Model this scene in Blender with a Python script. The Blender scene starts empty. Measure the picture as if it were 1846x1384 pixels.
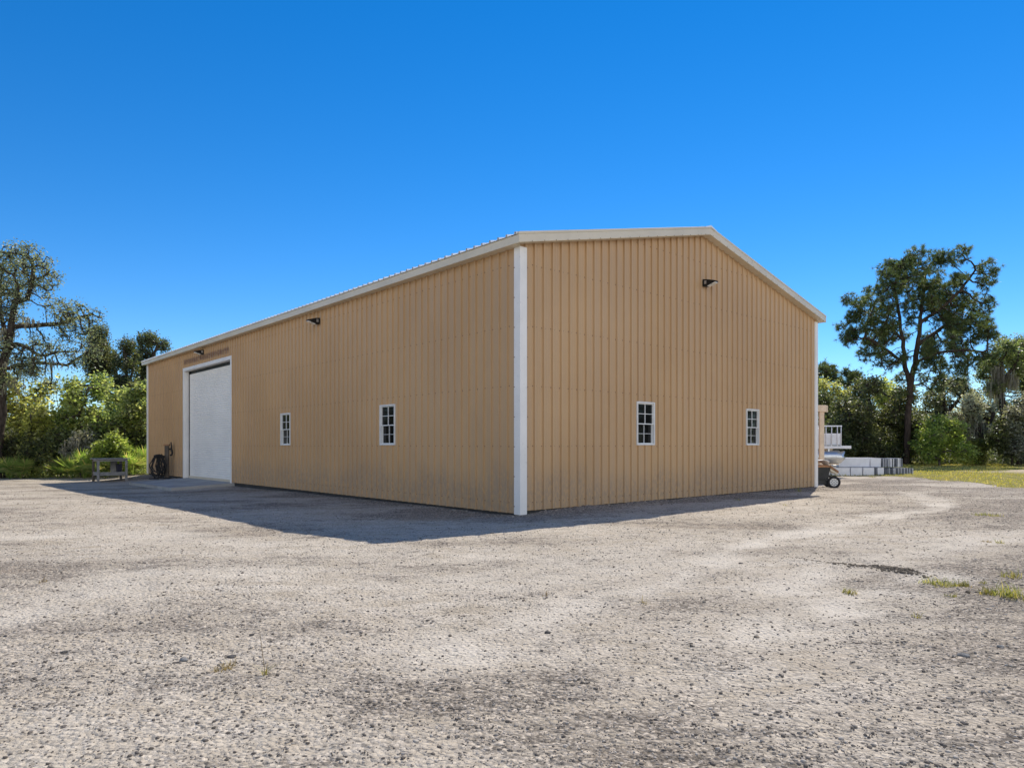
import bpy, math, random
import numpy as np
from mathutils import Vector, Matrix
random.seed(11)
RNG = np.random.default_rng(11)
PI = math.pi
sc = bpy.context.scene
COL = sc.collection
R = math.radians

# ------------------------------------------------------------------ camera geometry
CAMH, FPX, CX, HY = 1.18, 1253.0, 923.0, 803.0
def at(px, depth):                       # world x of photo column px at distance depth
    return (px - CX) / FPX * depth

# barn frame: origin = near corner, local x along the gable wall, local y along the long wall
AZ = R(41.5)
UR = np.array([math.cos(AZ), math.sin(AZ)])
UL = np.array([-math.sin(AZ), math.cos(AZ)])
CORNER = np.array([0.147, 12.3])
W, L, HE, SLOPE = 11.4, 24.4, 4.78, 0.2228
def bw(x, y):
    p = CORNER + UR * x + UL * y
    return float(p[0]), float(p[1])
def to_barn(X, Y):
    dx, dy = X - CORNER[0], Y - CORNER[1]
    return dx * UR[0] + dy * UR[1], dx * UL[0] + dy * UL[1]

# ------------------------------------------------------------------ noise (numpy)
def _hash(ix, iy, s):
    n = (ix.astype(np.int64) * 374761393 + iy.astype(np.int64) * 668265263 + s * 974634777) & 0xffffffff
    n = ((n ^ (n >> 13)) * 1274126177) & 0xffffffff
    n = (n ^ (n >> 16)) & 0xffffff
    return n / float(0xffffff)
def vnoise(x, y, s=0):
    ix, iy = np.floor(x), np.floor(y)
    fx, fy = x - ix, y - iy
    u, v = fx * fx * (3 - 2 * fx), fy * fy * (3 - 2 * fy)
    a, b = _hash(ix, iy, s), _hash(ix + 1, iy, s)
    c, d = _hash(ix, iy + 1, s), _hash(ix + 1, iy + 1, s)
    return (a * (1 - u) + b * u) * (1 - v) + (c * (1 - u) + d * u) * v - 0.5
def fbm(x, y, s=0, octv=3):
    t, a = 0, 1.0
    for k in range(octv):
        t = t + a * vnoise(x * 2 ** k + 17.3 * k, y * 2 ** k - 9.1 * k, s + k)
        a *= 0.5
    return t
def sstep(x, a, b):
    t = np.clip((x - a) / (b - a), 0, 1)
    return t * t * (3 - 2 * t)

def seg_dist(X, Y, pts):
    best = np.full(X.shape, 1e9)
    for (x0, y0), (x1, y1) in zip(pts[:-1], pts[1:]):
        dx, dy = x1 - x0, y1 - y0
        t = np.clip(((X - x0) * dx + (Y - y0) * dy) / (dx * dx + dy * dy), 0, 1)
        best = np.minimum(best, np.hypot(X - x0 - t * dx, Y - y0 - t * dy))
    return best
def gp(px, py):                          # ground point (flat) seen at a photo pixel
    d = FPX * CAMH / (py - HY)
    return (at(px, d), d)

def lawn_mask(X, Y):                     # 1 inside the lawn at the right
    # front edge runs from (14.9, 25.9) to (13.2, 18.0) and on towards the right foreground
    e = fbm(X * 0.55, Y * 0.55, 41, 3) * 1.1
    xb = 14.2 + (Y - 22) * 0.16 + e
    m = sstep(X, xb - 0.25, xb + 0.35) * sstep(Y, 16.6 + e, 17.6 + e)
    back = sstep(Y, 26.5 + e, 27.6 + e) * sstep(X, 9.5 + e, 10.5 + e)
    return np.maximum(m, back)
def sand_mask(X, Y):                     # bare sandy mound in the lawn
    return 1.15 * np.exp(-(((X - 21.9) / 2.7) ** 2 + ((Y - 28.2) / 1.7) ** 2)) + fbm(X * .9, Y * .9, 77, 3) * 0.35
def litter_mask(X, Y):                   # dark leaf litter under the trees
    e = fbm(X * 0.3, Y * 0.3, 51, 3) * 2.0
    left = sstep(Y + 0.25 * (X + 18), 32.3 + e * .4, 33.6 + e * .4) * sstep(-X, 8, 9)
    right = sstep(Y, 41.2 + e * .5, 42.5 + e * .5) * sstep(X, 2, 4)
    left2 = sstep(-X + e, 29, 31) * sstep(Y, 4, 8)
    right2 = sstep(X + e, 35, 37)
    return np.clip(left + right + left2 + right2, 0, 1)

TRK1 = [gp(1200, 1060), gp(1330, 985), gp(1480, 955), gp(1600, 930), gp(1700, 915), gp(1690, 900), gp(1640, 888)]
TRK2 = [gp(1390, 1070), gp(1530, 1020), gp(1700, 985), gp(1846, 965), gp(2050, 930)]
TRK3 = [gp(820, 1180), gp(1000, 1100), gp(1170, 1060), gp(1330, 985)]
TRK4 = [gp(-100, 960), gp(250, 948), gp(620, 1000), gp(1000, 1010), gp(1300, 985)]
TRK5 = [gp(-50, 1130), gp(260, 1040), gp(560, 1030), gp(900, 1050), gp(1200, 1020)]
TRK6 = [gp(1330, 1160), gp(1560, 1090), gp(1700, 1040)]
def track(X, Y):
    w = fbm(X * 1.3, Y * 1.3, 5, 3)
    t = np.zeros(X.shape)
    for k, (P_, wd, am) in enumerate(((TRK1, .26, 1.), (TRK2, .3, .8), (TRK3, .3, .7), (TRK4, .45, .5), (TRK5, .4, .55), (TRK6, .28, .8))):
        d = seg_dist(X, Y, P_) + w * 0.35
        t = np.maximum(t, am * np.exp(-(d / wd) ** 2) * np.clip(.75 + 1.2 * fbm(X * 2.1, Y * 2.1, 60 + k, 2), 0, 1.2))
    return t

RIDGE = [gp(1380, 1004), gp(1480, 1014), gp(1560, 1022), gp(1652, 1034)]
def ground_z(X, Y, fine=True):
    X = np.asarray(X, float); Y = np.asarray(Y, float)
    bx, by = to_barn(X, Y)
    left = sstep(by, -1.5, 1.0)                       # side of the long wall
    zl = -0.085 - 0.10 * sstep(by, 3, 22) - 0.09 * sstep(-bx, 0.2, 2.2) * sstep(by, 5, 15)
    far = sstep(bx, W, W + 3)
    z = left * (1 - far) * zl + (1 - left) * 0.02 * sstep(by, -3.5, -0.3) * sstep(bx, -.4, .6)
    z = z + 0.05 * sstep(X, 13, 18) * sstep(Y, 20, 30) - 0.02 * far
    z = z + 0.12 * np.clip(sand_mask(X, Y), 0, 1) * sstep(X, 14, 18)
    z = z + .12 * np.exp(-(bx / .5) ** 2) * sstep(by, 19.2, 19.9) * (1 - far)
    # heap of gravel against the foot of the gable wall
    z = z + 0.06 * np.exp(-((by + 0.12) / 0.40) ** 2) * sstep(bx, .1, .8) * (1 - sstep(bx, W - .3, W + .3)) * (1 + .4 * fbm(X * 2, Y * 2, 4, 2))
    if fine:
        near = 1 - sstep(np.hypot(X, Y), 26, 40)
        near = near * (1 - 0.6 * np.exp(-np.maximum(-bx, 0) / .5) * left)
        z = z + fbm(X * 0.28, Y * 0.28, 1, 3) * 0.022
        z = z + near * (fbm(X * 2.3, Y * 2.3, 2, 3) * 0.012 + fbm(X * 9, Y * 9, 3, 2) * 0.017)
        tk = track(X, Y)
        z = z - near * 0.018 * tk
        rd = seg_dist(X, Y, RIDGE)
        z = z + 0.016 * np.exp(-(rd / 0.08) ** 2) * (1 + 1.2 * fbm(X * 6, Y * 6, 8, 2))
    return z
def gz(x, y):
    return float(ground_z(np.array([x]), np.array([y]))[0])

# ------------------------------------------------------------------ object helpers
def np_mesh(name, verts, faces, mats, parent=None, smooth=False, mat_idx=None, loc=None):
    """faces: array (M,k) all of one size, or list of such arrays"""
    verts = np.asarray(verts, np.float32)
    fl = faces if isinstance(faces, list) else [faces]
    fl = [np.asarray(f, np.int32) for f in fl if len(f)]
    me = bpy.data.meshes.new(name)
    me.vertices.add(len(verts)); me.vertices.foreach_set('co', verts.ravel())
    loops = np.concatenate([f.ravel() for f in fl])
    sizes = np.concatenate([np.full(len(f), f.shape[1], np.int32) for f in fl])
    starts = np.concatenate([[0], np.cumsum(sizes)[:-1]]).astype(np.int32)
    me.loops.add(len(loops)); me.loops.foreach_set('vertex_index', loops)
    me.polygons.add(len(sizes)); me.polygons.foreach_set('loop_start', starts)
    if mat_idx is not None:
        me.polygons.foreach_set('material_index', np.asarray(mat_idx, np.int32))
    if smooth:
        me.polygons.foreach_set('use_smooth', np.ones(len(sizes), bool))
    for m in (mats if isinstance(mats, (list, tuple)) else [mats]):
        me.materials.append(m)
    me.update(calc_edges=True); me.validate()
    o = bpy.data.objects.new(name, me); COL.objects.link(o)
    if parent is not None: o.parent = parent
    if loc is not None: o.location = loc
    return o

class MB:
    def __init__(s): s.v = []; s.f = []; s.m = []
    def add(s, vs, fs, m=0):
        n = len(s.v); s.v += [tuple(v) for v in vs]
        for f in fs: s.f.append(tuple(i + n for i in f)); s.m.append(m)
        return s
    def box(s, x0, x1, y0, y1, z0, z1, m=0, M=None):
        vs = [(x, y, z) for z in (z0, z1) for y in (y0, y1) for x in (x0, x1)]
        if M is not None: vs = [tuple(M @ Vector(v)) for v in vs]
        return s.add(vs, [(0, 2, 3, 1), (4, 5, 7, 6), (0, 1, 5, 4), (2, 6, 7, 3), (0, 4, 6, 2), (1, 3, 7, 5)], m)
    def prism(s, poly, y0, y1, m=0, axis='y'):     # poly in (x,z), extruded along y
        n = len(poly)
        if axis == 'y': vs = [(x, y0, z) for x, z in poly] + [(x, y1, z) for x, z in poly]
        else: vs = [(y0, x, z) for x, z in poly] + [(y1, x, z) for x, z in poly]
        fs = [tuple(range(n)), tuple(range(2 * n - 1, n - 1, -1))]
        fs += [(i, i + n, (i + 1) % n + n, (i + 1) % n) for i in range(n)]
        return s.add(vs, fs, m)
    def tube(s, pts, radii, sides=8, m=0, closed=False, caps=True):
        pts = [Vector(p) for p in pts]; n = len(pts)
        if not hasattr(radii, '__len__'): radii = [radii] * n
        rings = []; up = None
        for i, p in enumerate(pts):
            a = pts[(i - 1) % n] if (closed or i > 0) else p
            b = pts[(i + 1) % n] if (closed or i < n - 1) else p
            t = (b - a).normalized()
            if up is None: up = Vector((0, 0, 1)) if abs(t.z) < .9 else Vector((1, 0, 0))
            u = t.cross(up).normalized(); v = u.cross(t).normalized(); up = v
            rings.append([p + (u * math.cos(2 * PI * k / sides) + v * math.sin(2 * PI * k / sides)) * radii[i] for k in range(sides)])
        vs = [q for r in rings for q in r]; fs = []
        for i in range(n if closed else n - 1):
            j = (i + 1) % n
            for k in range(sides):
                k2 = (k + 1) % sides
                fs.append((i * sides + k, i * sides + k2, j * sides + k2, j * sides + k))
        if caps and not closed:
            fs.append(tuple(range(sides - 1, -1, -1))); fs.append(tuple((n - 1) * sides + k for k in range(sides)))
        return s.add(vs, fs, m)
    def build(s, name, mats, parent=None, bevel=0, smooth=False, loc=None, rot=None):
        me = bpy.data.meshes.new(name); me.from_pydata(s.v, [], s.f)
        for m in (mats if isinstance(mats, (list, tuple)) else [mats]): me.materials.append(m)
        me.polygons.foreach_set('material_index', s.m)
        if smooth: me.polygons.foreach_set('use_smooth', [True] * len(s.f))
        me.update()
        o = bpy.data.objects.new(name, me); COL.objects.link(o)
        if parent is not None: o.parent = parent
        if loc is not None: o.location = loc
        if rot is not None: o.rotation_euler = rot
        if bevel:
            b = o.modifiers.new('bevel', 'BEVEL'); b.width = bevel; b.segments = 2; b.limit_method = 'ANGLE'
        return o

def tag(o, label, cat, group=None, kind=None):
    o['label'] = label; o['category'] = cat
    if group: o['group'] = group
    if kind: o['kind'] = kind
    return o
def thing(name, label, cat, loc=(0, 0, 0), rz=0, group=None):
    o = bpy.data.objects.new(name, None); COL.objects.link(o); o.empty_display_size = .3
    o.location = loc; o.rotation_euler = (0, 0, rz)
    return tag(o, label, cat, group)
def copy_tree(o, parent=None):
    c = o.copy(); COL.objects.link(c)
    if parent is not None: c.parent = parent
    for ch in list(o.children): copy_tree(ch, c)
    return c

# ------------------------------------------------------------------ materials
class NT:
    def __init__(s, name):
        s.mat = bpy.data.materials.new(name); s.mat.use_nodes = True
        s.t = s.mat.node_tree; s.b = s.t.nodes['Principled BSDF']; s.out = s.t.nodes['Material Output']
    def n(s, typ, **kw):
        nd = s.t.nodes.new(typ)
        for k, v in kw.items():
            if k in nd.inputs: s.set(nd.inputs[k], v)
            else: setattr(nd, k, v)
        return nd
    def set(s, inp, v):
        if hasattr(v, 'is_output') or isinstance(v, bpy.types.NodeSocket): s.t.links.new(v, inp)
        else: inp.default_value = v
    def math(s, op, a, b=0.0, clamp=False):
        nd = s.t.nodes.new('ShaderNodeMath'); nd.operation = op; nd.use_clamp = clamp
        s.set(nd.inputs[0], a); s.set(nd.inputs[1], b); return nd.outputs[0]
    def mix(s, f, a, b, blend='MIX'):
        nd = s.t.nodes.new('ShaderNodeMix'); nd.data_type = 'RGBA'; nd.blend_type = blend
        s.set(nd.inputs[0], f)
        for i, c in ((6, a), (7, b)):
            s.set(nd.inputs[i], c if not isinstance(c, tuple) else (*c[:3], 1))
        return nd.outputs[2]
    def noise(s, vec, scale, detail=3, rough=.55):
        nd = s.t.nodes.new('ShaderNodeTexNoise'); nd.inputs['Scale'].default_value = scale
        nd.inputs['Detail'].default_value = detail; nd.inputs['Roughness'].default_value = rough
        if vec is not None: s.t.links.new(vec, nd.inputs['Vector'])
        return nd.outputs['Fac']
    def ramp(s, f, a, b):
        nd = s.t.nodes.new('ShaderNodeMapRange'); nd.clamp = True; nd.interpolation_type = 'SMOOTHSTEP'
        s.set(nd.inputs[0], f); nd.inputs[1].default_value = a; nd.inputs[2].default_value = b
        return nd.outputs[0]
    def obj(s, scale=(1, 1, 1)):
        tc = s.t.nodes.new('ShaderNodeTexCoord')
        if scale == (1, 1, 1): return tc.outputs['Object']
        mp = s.t.nodes.new('ShaderNodeMapping'); mp.inputs['Scale'].default_value = scale
        s.t.links.new(tc.outputs['Object'], mp.inputs['Vector']); return mp.outputs['Vector']
    def bump(s, h, strength, dist):
        nd = s.t.nodes.new('ShaderNodeBump'); nd.inputs['Strength'].default_value = strength; nd.inputs['Distance'].default_value = dist
        s.t.links.new(h, nd.inputs['Height']); s.t.links.new(nd.outputs[0], s.b.inputs['Normal'])
    def done(s, color, rough=.6, metal=0., spec=.5):
        s.set(s.b.inputs['Base Color'], color if not isinstance(color, tuple) else (*color[:3], 1))
        s.set(s.b.inputs['Roughness'], rough); s.b.inputs['Metallic'].default_value = metal
        s.b.inputs['Specular IOR Level'].default_value = spec
        return s.mat
def mul(c, k): return tuple(x * k for x in c)

def paint(name, col, rough=.5, metal=0, var=.12, scale=3, spec=.4, bump=0):
    m = NT(name); v = m.obj()
    f = m.noise(v, scale, 4)
    c = m.mix(m.ramp(f, .3, .7), mul(col, 1 - var), mul(col, 1 + var))
    f2 = m.noise(v, scale * 14, 2)
    c = m.mix(m.math('MULTIPLY', m.ramp(f2, .62, .75), .35), c, mul(col, .6))
    if bump: m.bump(m.noise(v, scale * 20, 3), bump, .01)
    return m.done(c, rough, metal, spec)

def wall_material():
    m = NT('tan_wall_paint'); v = m.obj()
    base = (.535, .340, .170)
    sep = m.n('ShaderNodeSeparateXYZ'); m.t.links.new(v, sep.inputs[0])
    x, y, z = sep.outputs
    c = m.mix(m.ramp(m.noise(v, .35, 4), .35, .65), mul(base, .93), (.555, .36, .185))
    streak = m.noise(m.obj((9, 9, .35)), 1.0, 3)               # rain streaks down the sheets
    c = m.mix(m.math('MULTIPLY', m.ramp(streak, .48, .78), .42), c, (.46, .32, .21))
    # sheet to sheet paint variation, one sheet is four ribs wide
    sheet = m.math('FLOOR', m.math('DIVIDE', m.math('ADD', x, y), .9144))
    wn = m.n('ShaderNodeTexWhiteNoise', noise_dimensions='1D'); m.t.links.new(sheet, wn.inputs['W'])
    c = m.mix(m.math('MULTIPLY', wn.outputs['Value'], .20), c, (.48, .33, .21))
    # splash dirt with an irregular top edge
    top = m.math('ADD', .22, m.math('MULTIPLY', m.noise(m.obj((1.6, 1.6, .6)), 1.3, 5), 1.15))
    sp = m.ramp(m.math('SUBTRACT', top, z), -.12, .55)
    grain = m.noise(m.obj((1, 1, .5)), 22, 3)
    sp = m.math('MULTIPLY', sp, m.ramp(grain, .25, .7))
    c = m.mix(m.math('MULTIPLY', sp, .5), c, (.25, .215, .18))
    # old brown band left over the roller door
    def win(val, a, b, s):
        return m.math('MULTIPLY', m.ramp(val, a, a + s), m.math('SUBTRACT', 1, m.ramp(val, b - s, b)))
    band = m.math('MULTIPLY', win(y, 14.25, 19.35, .25), win(z, 4.22, 4.50, .10))
    band = m.math('MULTIPLY', band, m.math('LESS_THAN', x, 1))
    band = m.math('MULTIPLY', band, m.ramp(m.noise(m.obj((2, 2.2, 5)), 2.2, 4), .22, .55))
    c = m.mix(m.math('MULTIPLY', band, .8), c, (.17, .09, .06))
    m.bump(m.noise(m.obj((3, 3, .7)), 1.2, 2), .16, .03)
    return m.done(c, m.math('ADD', .38, m.math('MULTIPLY', streak, .2)), 0, .45)

M_WALL = wall_material()
M_CREAM = paint('cream_trim_paint', (.66, .58, .44), .32, 0, .06, 1.2)
M_WHITE = paint('white_trim_paint', (.82, .79, .745), .45, 0, .05, 1.5)
M_ROOF = paint('white_roof_sheet', (.75, .77, .78), .35, 0, .06, 1.0)
M_SCREW = paint('screw_head', (.17, .115, .08), .5, .2)
M_DOOR = paint('door_curtain_paint', (.88, .84, .77), .42, 0, .05, .8)
M_BLACK = paint('black_plastic', (.012, .012, .013), .45, 0, .2, 8)
M_RUBBER = paint('black_rubber', (.016, .016, .017), .7, 0, .2, 12)
M_GREYFR = paint('white_vinyl', (.74, .73, .70), .4, 0, .05, 4)
M_LENS = paint('lamp_lens', (.82, .80, .74), .3, 0, .04, 8)
M_CONC = paint('concrete', (.36, .35, .33), .85, 0, .16, 1.6, .2, .25)
M_FOUND = paint('dark_foundation', (.05, .048, .046), .9, 0, .25, 3)
M_WOODG = paint('weathered_wood', (.26, .255, .245), .85, 0, .2, 6, .2, .3)
M_WOODD = paint('dark_weathered_wood', (.12, .10, .08), .85, 0, .2, 6, .2, .3)
M_TIMBER = paint('pale_timber', (.74, .61, .46), .7, 0, .12, 5, .3, .15)
M_BROWN = paint('brown_wood', (.30, .16, .08), .6, 0, .22, 9, .3)
M_CHAR = paint('charcoal_paint', (.035, .037, .038), .45, 0, .2, 5)
M_ALU = paint('brushed_aluminium', (.60, .62, .64), .42, .9, .05, 3)
M_STEEL = paint('galvanised_steel', (.45, .46, .47), .4, .8, .1, 5)
M_PANELW = paint('white_panel', (.74, .75, .78), .5, 0, .08, 3)
M_PANELD = paint('grey_panel_edge', (.13, .145, .17), .6, 0, .2, 4)
M_PANELM = paint('pale_panel_edge', (.46, .47, .50), .6, 0, .1, 4)
M_TARP = paint('white_tarpaulin', (.72, .70, .68), .55, 0, .08, 4)
M_NAVY = paint('navy_plastic', (.02, .022, .05), .5, 0, .2, 4)

def glass_mat():
    m = NT('dark_window_glass'); v = m.obj()
    c = m.mix(m.noise(v, 3, 2), (.006, .006, .007), (.014, .014, .013))
    m.bump(m.noise(v, 2.2, 2), .03, .01)
    return m.done(c, .04, 0, .28)
M_GLASS = glass_mat()

def bark(name, a, b):
    m = NT(name); v = m.obj((1, 1, .3))
    f = m.noise(v, 9, 5, .65)
    m.bump(f, .6, .03)
    return m.done(m.mix(m.ramp(f, .3, .7), a, b), .9, 0, .15)
M_BARK = bark('grey_bark', (.055, .045, .038), (.16, .14, .12))
M_BARKD = bark('dark_bark', (.028, .022, .018), (.085, .068, .055))
M_BARKP = bark('pine_bark', (.03, .023, .019), (.095, .07, .056))

def leafmat(name, a, b, accent, trans=.35, rough=.44):
    m = NT(name)
    g = m.n('ShaderNodeNewGeometry'); oi = m.n('ShaderNodeObjectInfo')
    r = g.outputs['Random Per Island']
    c = m.mix(r, a, b)
    c = m.mix(m.ramp(m.math('FRACT', m.math('MULTIPLY', r, 7.31)), .86, .9), c, accent)
    big = m.noise(m.obj(), 1.1, 3)
    c = m.mix(m.math('MULTIPLY', m.ramp(big, .4, .65), .55), c, mul(accent, .75))
    hs = m.n('ShaderNodeHueSaturation'); m.t.links.new(c, hs.inputs['Color'])
    m.set(hs.inputs['Value'], m.math('ADD', .82, m.math('MULTIPLY', oi.outputs['Random'], .36)))
    m.set(hs.inputs['Hue'], m.math('ADD', .488, m.math('MULTIPLY', oi.outputs['Random'], .024)))
    c = hs.outputs[0]
    m.done(c, rough, 0, .5)
    tr = m.n('ShaderNodeBsdfTranslucent'); m.t.links.new(m.mix(1.0, c, (2.4, 2.3, 1.25), 'MULTIPLY'), tr.inputs['Color'])
    mx = m.n('ShaderNodeMixShader'); mx.inputs[0].default_value = trans
    m.t.links.new(m.b.outputs[0], mx.inputs[1]); m.t.links.new(tr.outputs[0], mx.inputs[2])
    m.t.links.new(mx.outputs[0], m.out.inputs['Surface'])
    return m.mat
M_LF_OAK = leafmat('oak_leaves', (.055, .075, .05), (.21, .24, .16), (.28, .29, .18), .45)
M_LF_DARK = leafmat('dark_leaves', (.028, .042, .020), (.12, .15, .065), (.22, .24, .11), .42)
M_LF_MID = leafmat('mid_green_leaves', (.06, .09, .03), (.30, .35, .13), (.44, .45, .22), .56)
M_LF_GRN = leafmat('soft_green_leaves', (.05, .075, .03), (.20, .24, .10), (.28, .30, .15), .5)
M_LF_YEL = leafmat('yellow_green_leaves', (.10, .125, .035), (.42, .45, .17), (.56, .55, .28), .6)
M_LF_BRT = leafmat('bright_green_leaves', (.075, .115, .024), (.27, .33, .08), (.40, .43, .16), .54)
M_LF_GREY = leafmat('grey_green_leaves', (.09, .10, .075), (.33, .34, .28), (.44, .44, .38), .4)
M_NEEDLE = leafmat('pine_needles', (.026, .046, .020), (.105, .15, .058), (.17, .20, .075), .42)
M_PALM = leafmat('palmetto_fronds', (.09, .14, .028), (.23, .31, .075), (.42, .35, .16), .5, .4)
M_MOSS = leafmat('spanish_moss', (.16, .155, .135), (.28, .27, .24), (.34, .32, .29), .35, .8)
M_GRASS = leafmat('lawn_grass', (.21, .205, .045), (.36, .33, .085), (.50, .40, .17), .42)
M_WEED = leafmat('weed_grass', (.14, .16, .04), (.25, .25, .07), (.38, .31, .14), .4)
M_DRY = leafmat('dry_grass', (.26, .20, .11), (.38, .30, .18), (.30, .22, .12), .2)

def ground_material():
    m = NT('gravel_yard_ground'); v = m.obj()
    at_t = m.n('ShaderNodeAttribute', attribute_name='track').outputs['Fac']
    at_g = m.n('ShaderNodeAttribute', attribute_name='gravel').outputs['Fac']
    at_l = m.n('ShaderNodeAttribute', attribute_name='litter').outputs['Fac']
    big = m.noise(m.obj((.55, 1, 1)), .55, 5, .6)
    mid = m.noise(m.obj((.7, 1.3, 1)), 3.0, 7, .72)
    fine = m.noise(v, 34, 4, .7)
    sand = m.mix(m.ramp(mid, .3, .7), (.42, .352, .265), (.63, .555, .455))
    grav = m.mix(m.ramp(fine, .35, .65), (.17, .135, .10), (.36, .305, .245))
    patch = m.math('ADD', m.math('MULTIPLY', m.math('SUBTRACT', big, .5), 2.6), m.math('MULTIPLY', m.math('SUBTRACT', mid, .5), 2.4))
    patch = m.ramp(m.math('ADD', patch, m.math('SUBTRACT', at_g, .05)), -.16, .42)
    c = m.mix(m.math('MULTIPLY', patch, .8), sand, grav)
    c = m.mix(m.math('MULTIPLY', at_t, .75, True), c, (.66, .59, .49))
    # single grains and pebbles
    vs = []
    for sc_, lo, hi in ((85, .45, 1.45), (38, .48, 1.36)):
        vo = m.n('ShaderNodeTexVoronoi'); vo.inputs['Scale'].default_value = sc_; m.t.links.new(v, vo.inputs['Vector'])
        sp = m.n('ShaderNodeSeparateColor'); m.t.links.new(vo.outputs['Color'], sp.inputs[0])
        g = m.n('ShaderNodeMapRange'); m.t.links.new(sp.outputs[0], g.inputs[0]); g.inputs[3].default_value = lo; g.inputs[4].default_value = hi
        cc = m.n('ShaderNodeCombineColor')
        for k in range(3): m.t.links.new(g.outputs[0], cc.inputs[k])
        amt = m.math('MULTIPLY', m.math('ADD', .26, m.math('MULTIPLY', patch, .7), True), m.math('SUBTRACT', 1, m.math('MULTIPLY', at_t, .7), True))
        c = m.mix(amt, c, m.mix(1.0, c, cc.outputs[0], 'MULTIPLY'))
        vs.append((vo.outputs['Distance'], sp.outputs[1]))
    # dark chips here and there
    chip = m.math('MULTIPLY', m.math('GREATER_THAN', vs[1][1], .87), m.math('LESS_THAN', vs[1][0], .36))
    c = m.mix(m.math('MULTIPLY', chip, .75), c, (.10, .09, .08))
    # rusty sand towards the house and orange stains
    warm = m.ramp(m.noise(m.obj((.4, .7, 1)), .8, 4), .58, .75)
    c = m.mix(m.math('MULTIPLY', warm, .35), c, (.47, .36, .25))
    lit = m.mix(m.ramp(mid, .3, .7), (.06, .045, .03), (.16, .125, .08))
    c = m.mix(at_l, c, lit)
    h = m.math('ADD', m.math('MULTIPLY', fine, .6), m.math('MULTIPLY', mid, .9))
    h = m.math('SUBTRACT', h, m.math('MULTIPLY', vs[1][0], .55))
    m.bump(h, .9, .030)
    return m.done(c, .92, 0, .15)
M_GROUND = ground_material()

def lawn_material():
    m = NT('lawn_soil'); v = m.obj()
    s = m.n('ShaderNodeAttribute', attribute_name='sand').outputs['Fac']
    f = m.noise(v, 2.2, 5, .65); g = m.noise(v, 20, 3, .6)
    c = m.mix(m.ramp(f, .32, .68), (.17, .165, .04), (.32, .27, .10))
    c = m.mix(m.math('MULTIPLY', m.ramp(g, .5, .7), .5), c, (.28, .235, .12))
    c = m.mix(s, c, m.mix(g, (.52, .40, .27), (.66, .54, .39)))
    m.bump(g, .8, .05)
    return m.done(c, .95, 0, .1)
M_LAWN = lawn_material()

def stone_mat():
    m = NT('gravel_stones')
    r = m.n('ShaderNodeNewGeometry').outputs['Random Per Island']
    c = m.mix(m.ramp(r, .22, .95), (.10, .083, .068), (.52, .46, .385))
    c = m.mix(m.math('MULTIPLY', m.noise(m.obj(), 60, 3), .5), c, (.24, .21, .18))
    m.bump(m.noise(m.obj(), 90, 3), .5, .006)
    return m.done(c, .9, 0, .2)
M_STONES = stone_mat()
M_ROCK = paint('dark_rock', (.12, .11, .10), .9, 0, .3, 30, .2, .7)
M_ROCKG = paint('grey_rock', (.26, .25, .235), .9, 0, .3, 30, .2, .7)
M_CLOD = paint('soil_clods', (.20, .165, .125), .95, 0, .35, 25, .1, .5)

# ================================================================== BARN
barn = thing('metal_barn', 'large tan ribbed metal barn with white trim and roller door on the gravel yard', 'barn',
             (float(CORNER[0]), float(CORNER[1]), 0), AZ)
ZB = 0.02
def rib_profile(t0, t1):
    """list of (t, offset) along the wall, ribs every 9 inches with two faint stiffening beads between"""
    P = .2286; out = [(t0, 0.0)]
    k0, k1 = int(math.floor(t0 / P)) - 1, int(math.ceil(t1 / P)) + 1
    for k in range(k0, k1 + 1):
        c = (k + .5) * P
        for du, d in ((-.025, 0), (-.018, .034), (.018, .034), (.025, 0), (.078, 0), (.084, .003), (.092, .003), (.098, 0), (.131, 0), (.137, .003), (.145, .003), (.151, 0)):
            t = c + du
            if t0 + 1e-4 < t < t1 - 1e-4: out.append((t, d))
    out.append((t1, 0.0)); out.sort(); return out
def wall_mesh(name, t0, t1, topf, to3, holes=(), breaks=(), screws=(), zb0=ZB):
    prof = rib_profile(t0, t1)
    ts = [p[0] for p in prof]; ds = [p[1] for p in prof]
    for b in list(breaks) + [h for H in holes for h in H[:2]]:
        if t0 < b < t1: ts_, ds_ = list(ts), list(ds); prof.append((b, float(np.interp(b, ts_, ds_))))
    prof = sorted(set(prof))
    mb = MB()
    for (ta, da), (tb, db) in zip(prof[:-1], prof[1:]):
        if tb - ta < 1e-5: continue
        mid = (ta + tb) / 2
        spans = [(None, None)]
        cuts = [(h[2], h[3]) for h in holes if h[0] < mid < h[1]]
        zs = [(zb0, None)]
        for (a, b) in cuts:
            zs = [(zb0, a), (b, None)] if a > zb0 else [(b, None)]
        for za, zb in zs:
            va, vb = (topf(ta), topf(tb)) if zb is None else (zb, zb)
            mb.add([to3(ta, da, za), to3(tb, db, za), to3(tb, db, vb), to3(ta, da, va)], [(0, 1, 2, 3)])
    P = .2286
    for z in screws:
        k = int(math.ceil((t0 + .14) / P))
        while (k + .5) * P < t1 - .14:
            for off in (-.045, .045):
                t = (k + .5) * P + off + random.uniform(-.006, .006); zz = z + random.uniform(-.006, .006)
                if zz < topf(t) - .1 and not any(h[0] - .08 < t < h[1] + .08 and h[2] - .08 < zz < h[3] + .08 for h in holes):
                    r = .011
                    ring = [(r * math.cos(a), r * math.sin(a)) for a in (0, PI / 3, 2 * PI / 3, PI, 4 * PI / 3, 5 * PI / 3)]
                    vs = [to3(t + a, .001, zz + b) for a, b in ring] + [to3(t + a * .6, .009, zz + b * .6) for a, b in ring]
                    mb.add(vs, [(i, (i + 1) % 6, 6 + (i + 1) % 6, 6 + i) for i in range(6)] + [(6, 7, 8, 9, 10, 11)], 1)
            k += 1
    return mb.build(name, [M_WALL, M_SCREW], barn)
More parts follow.
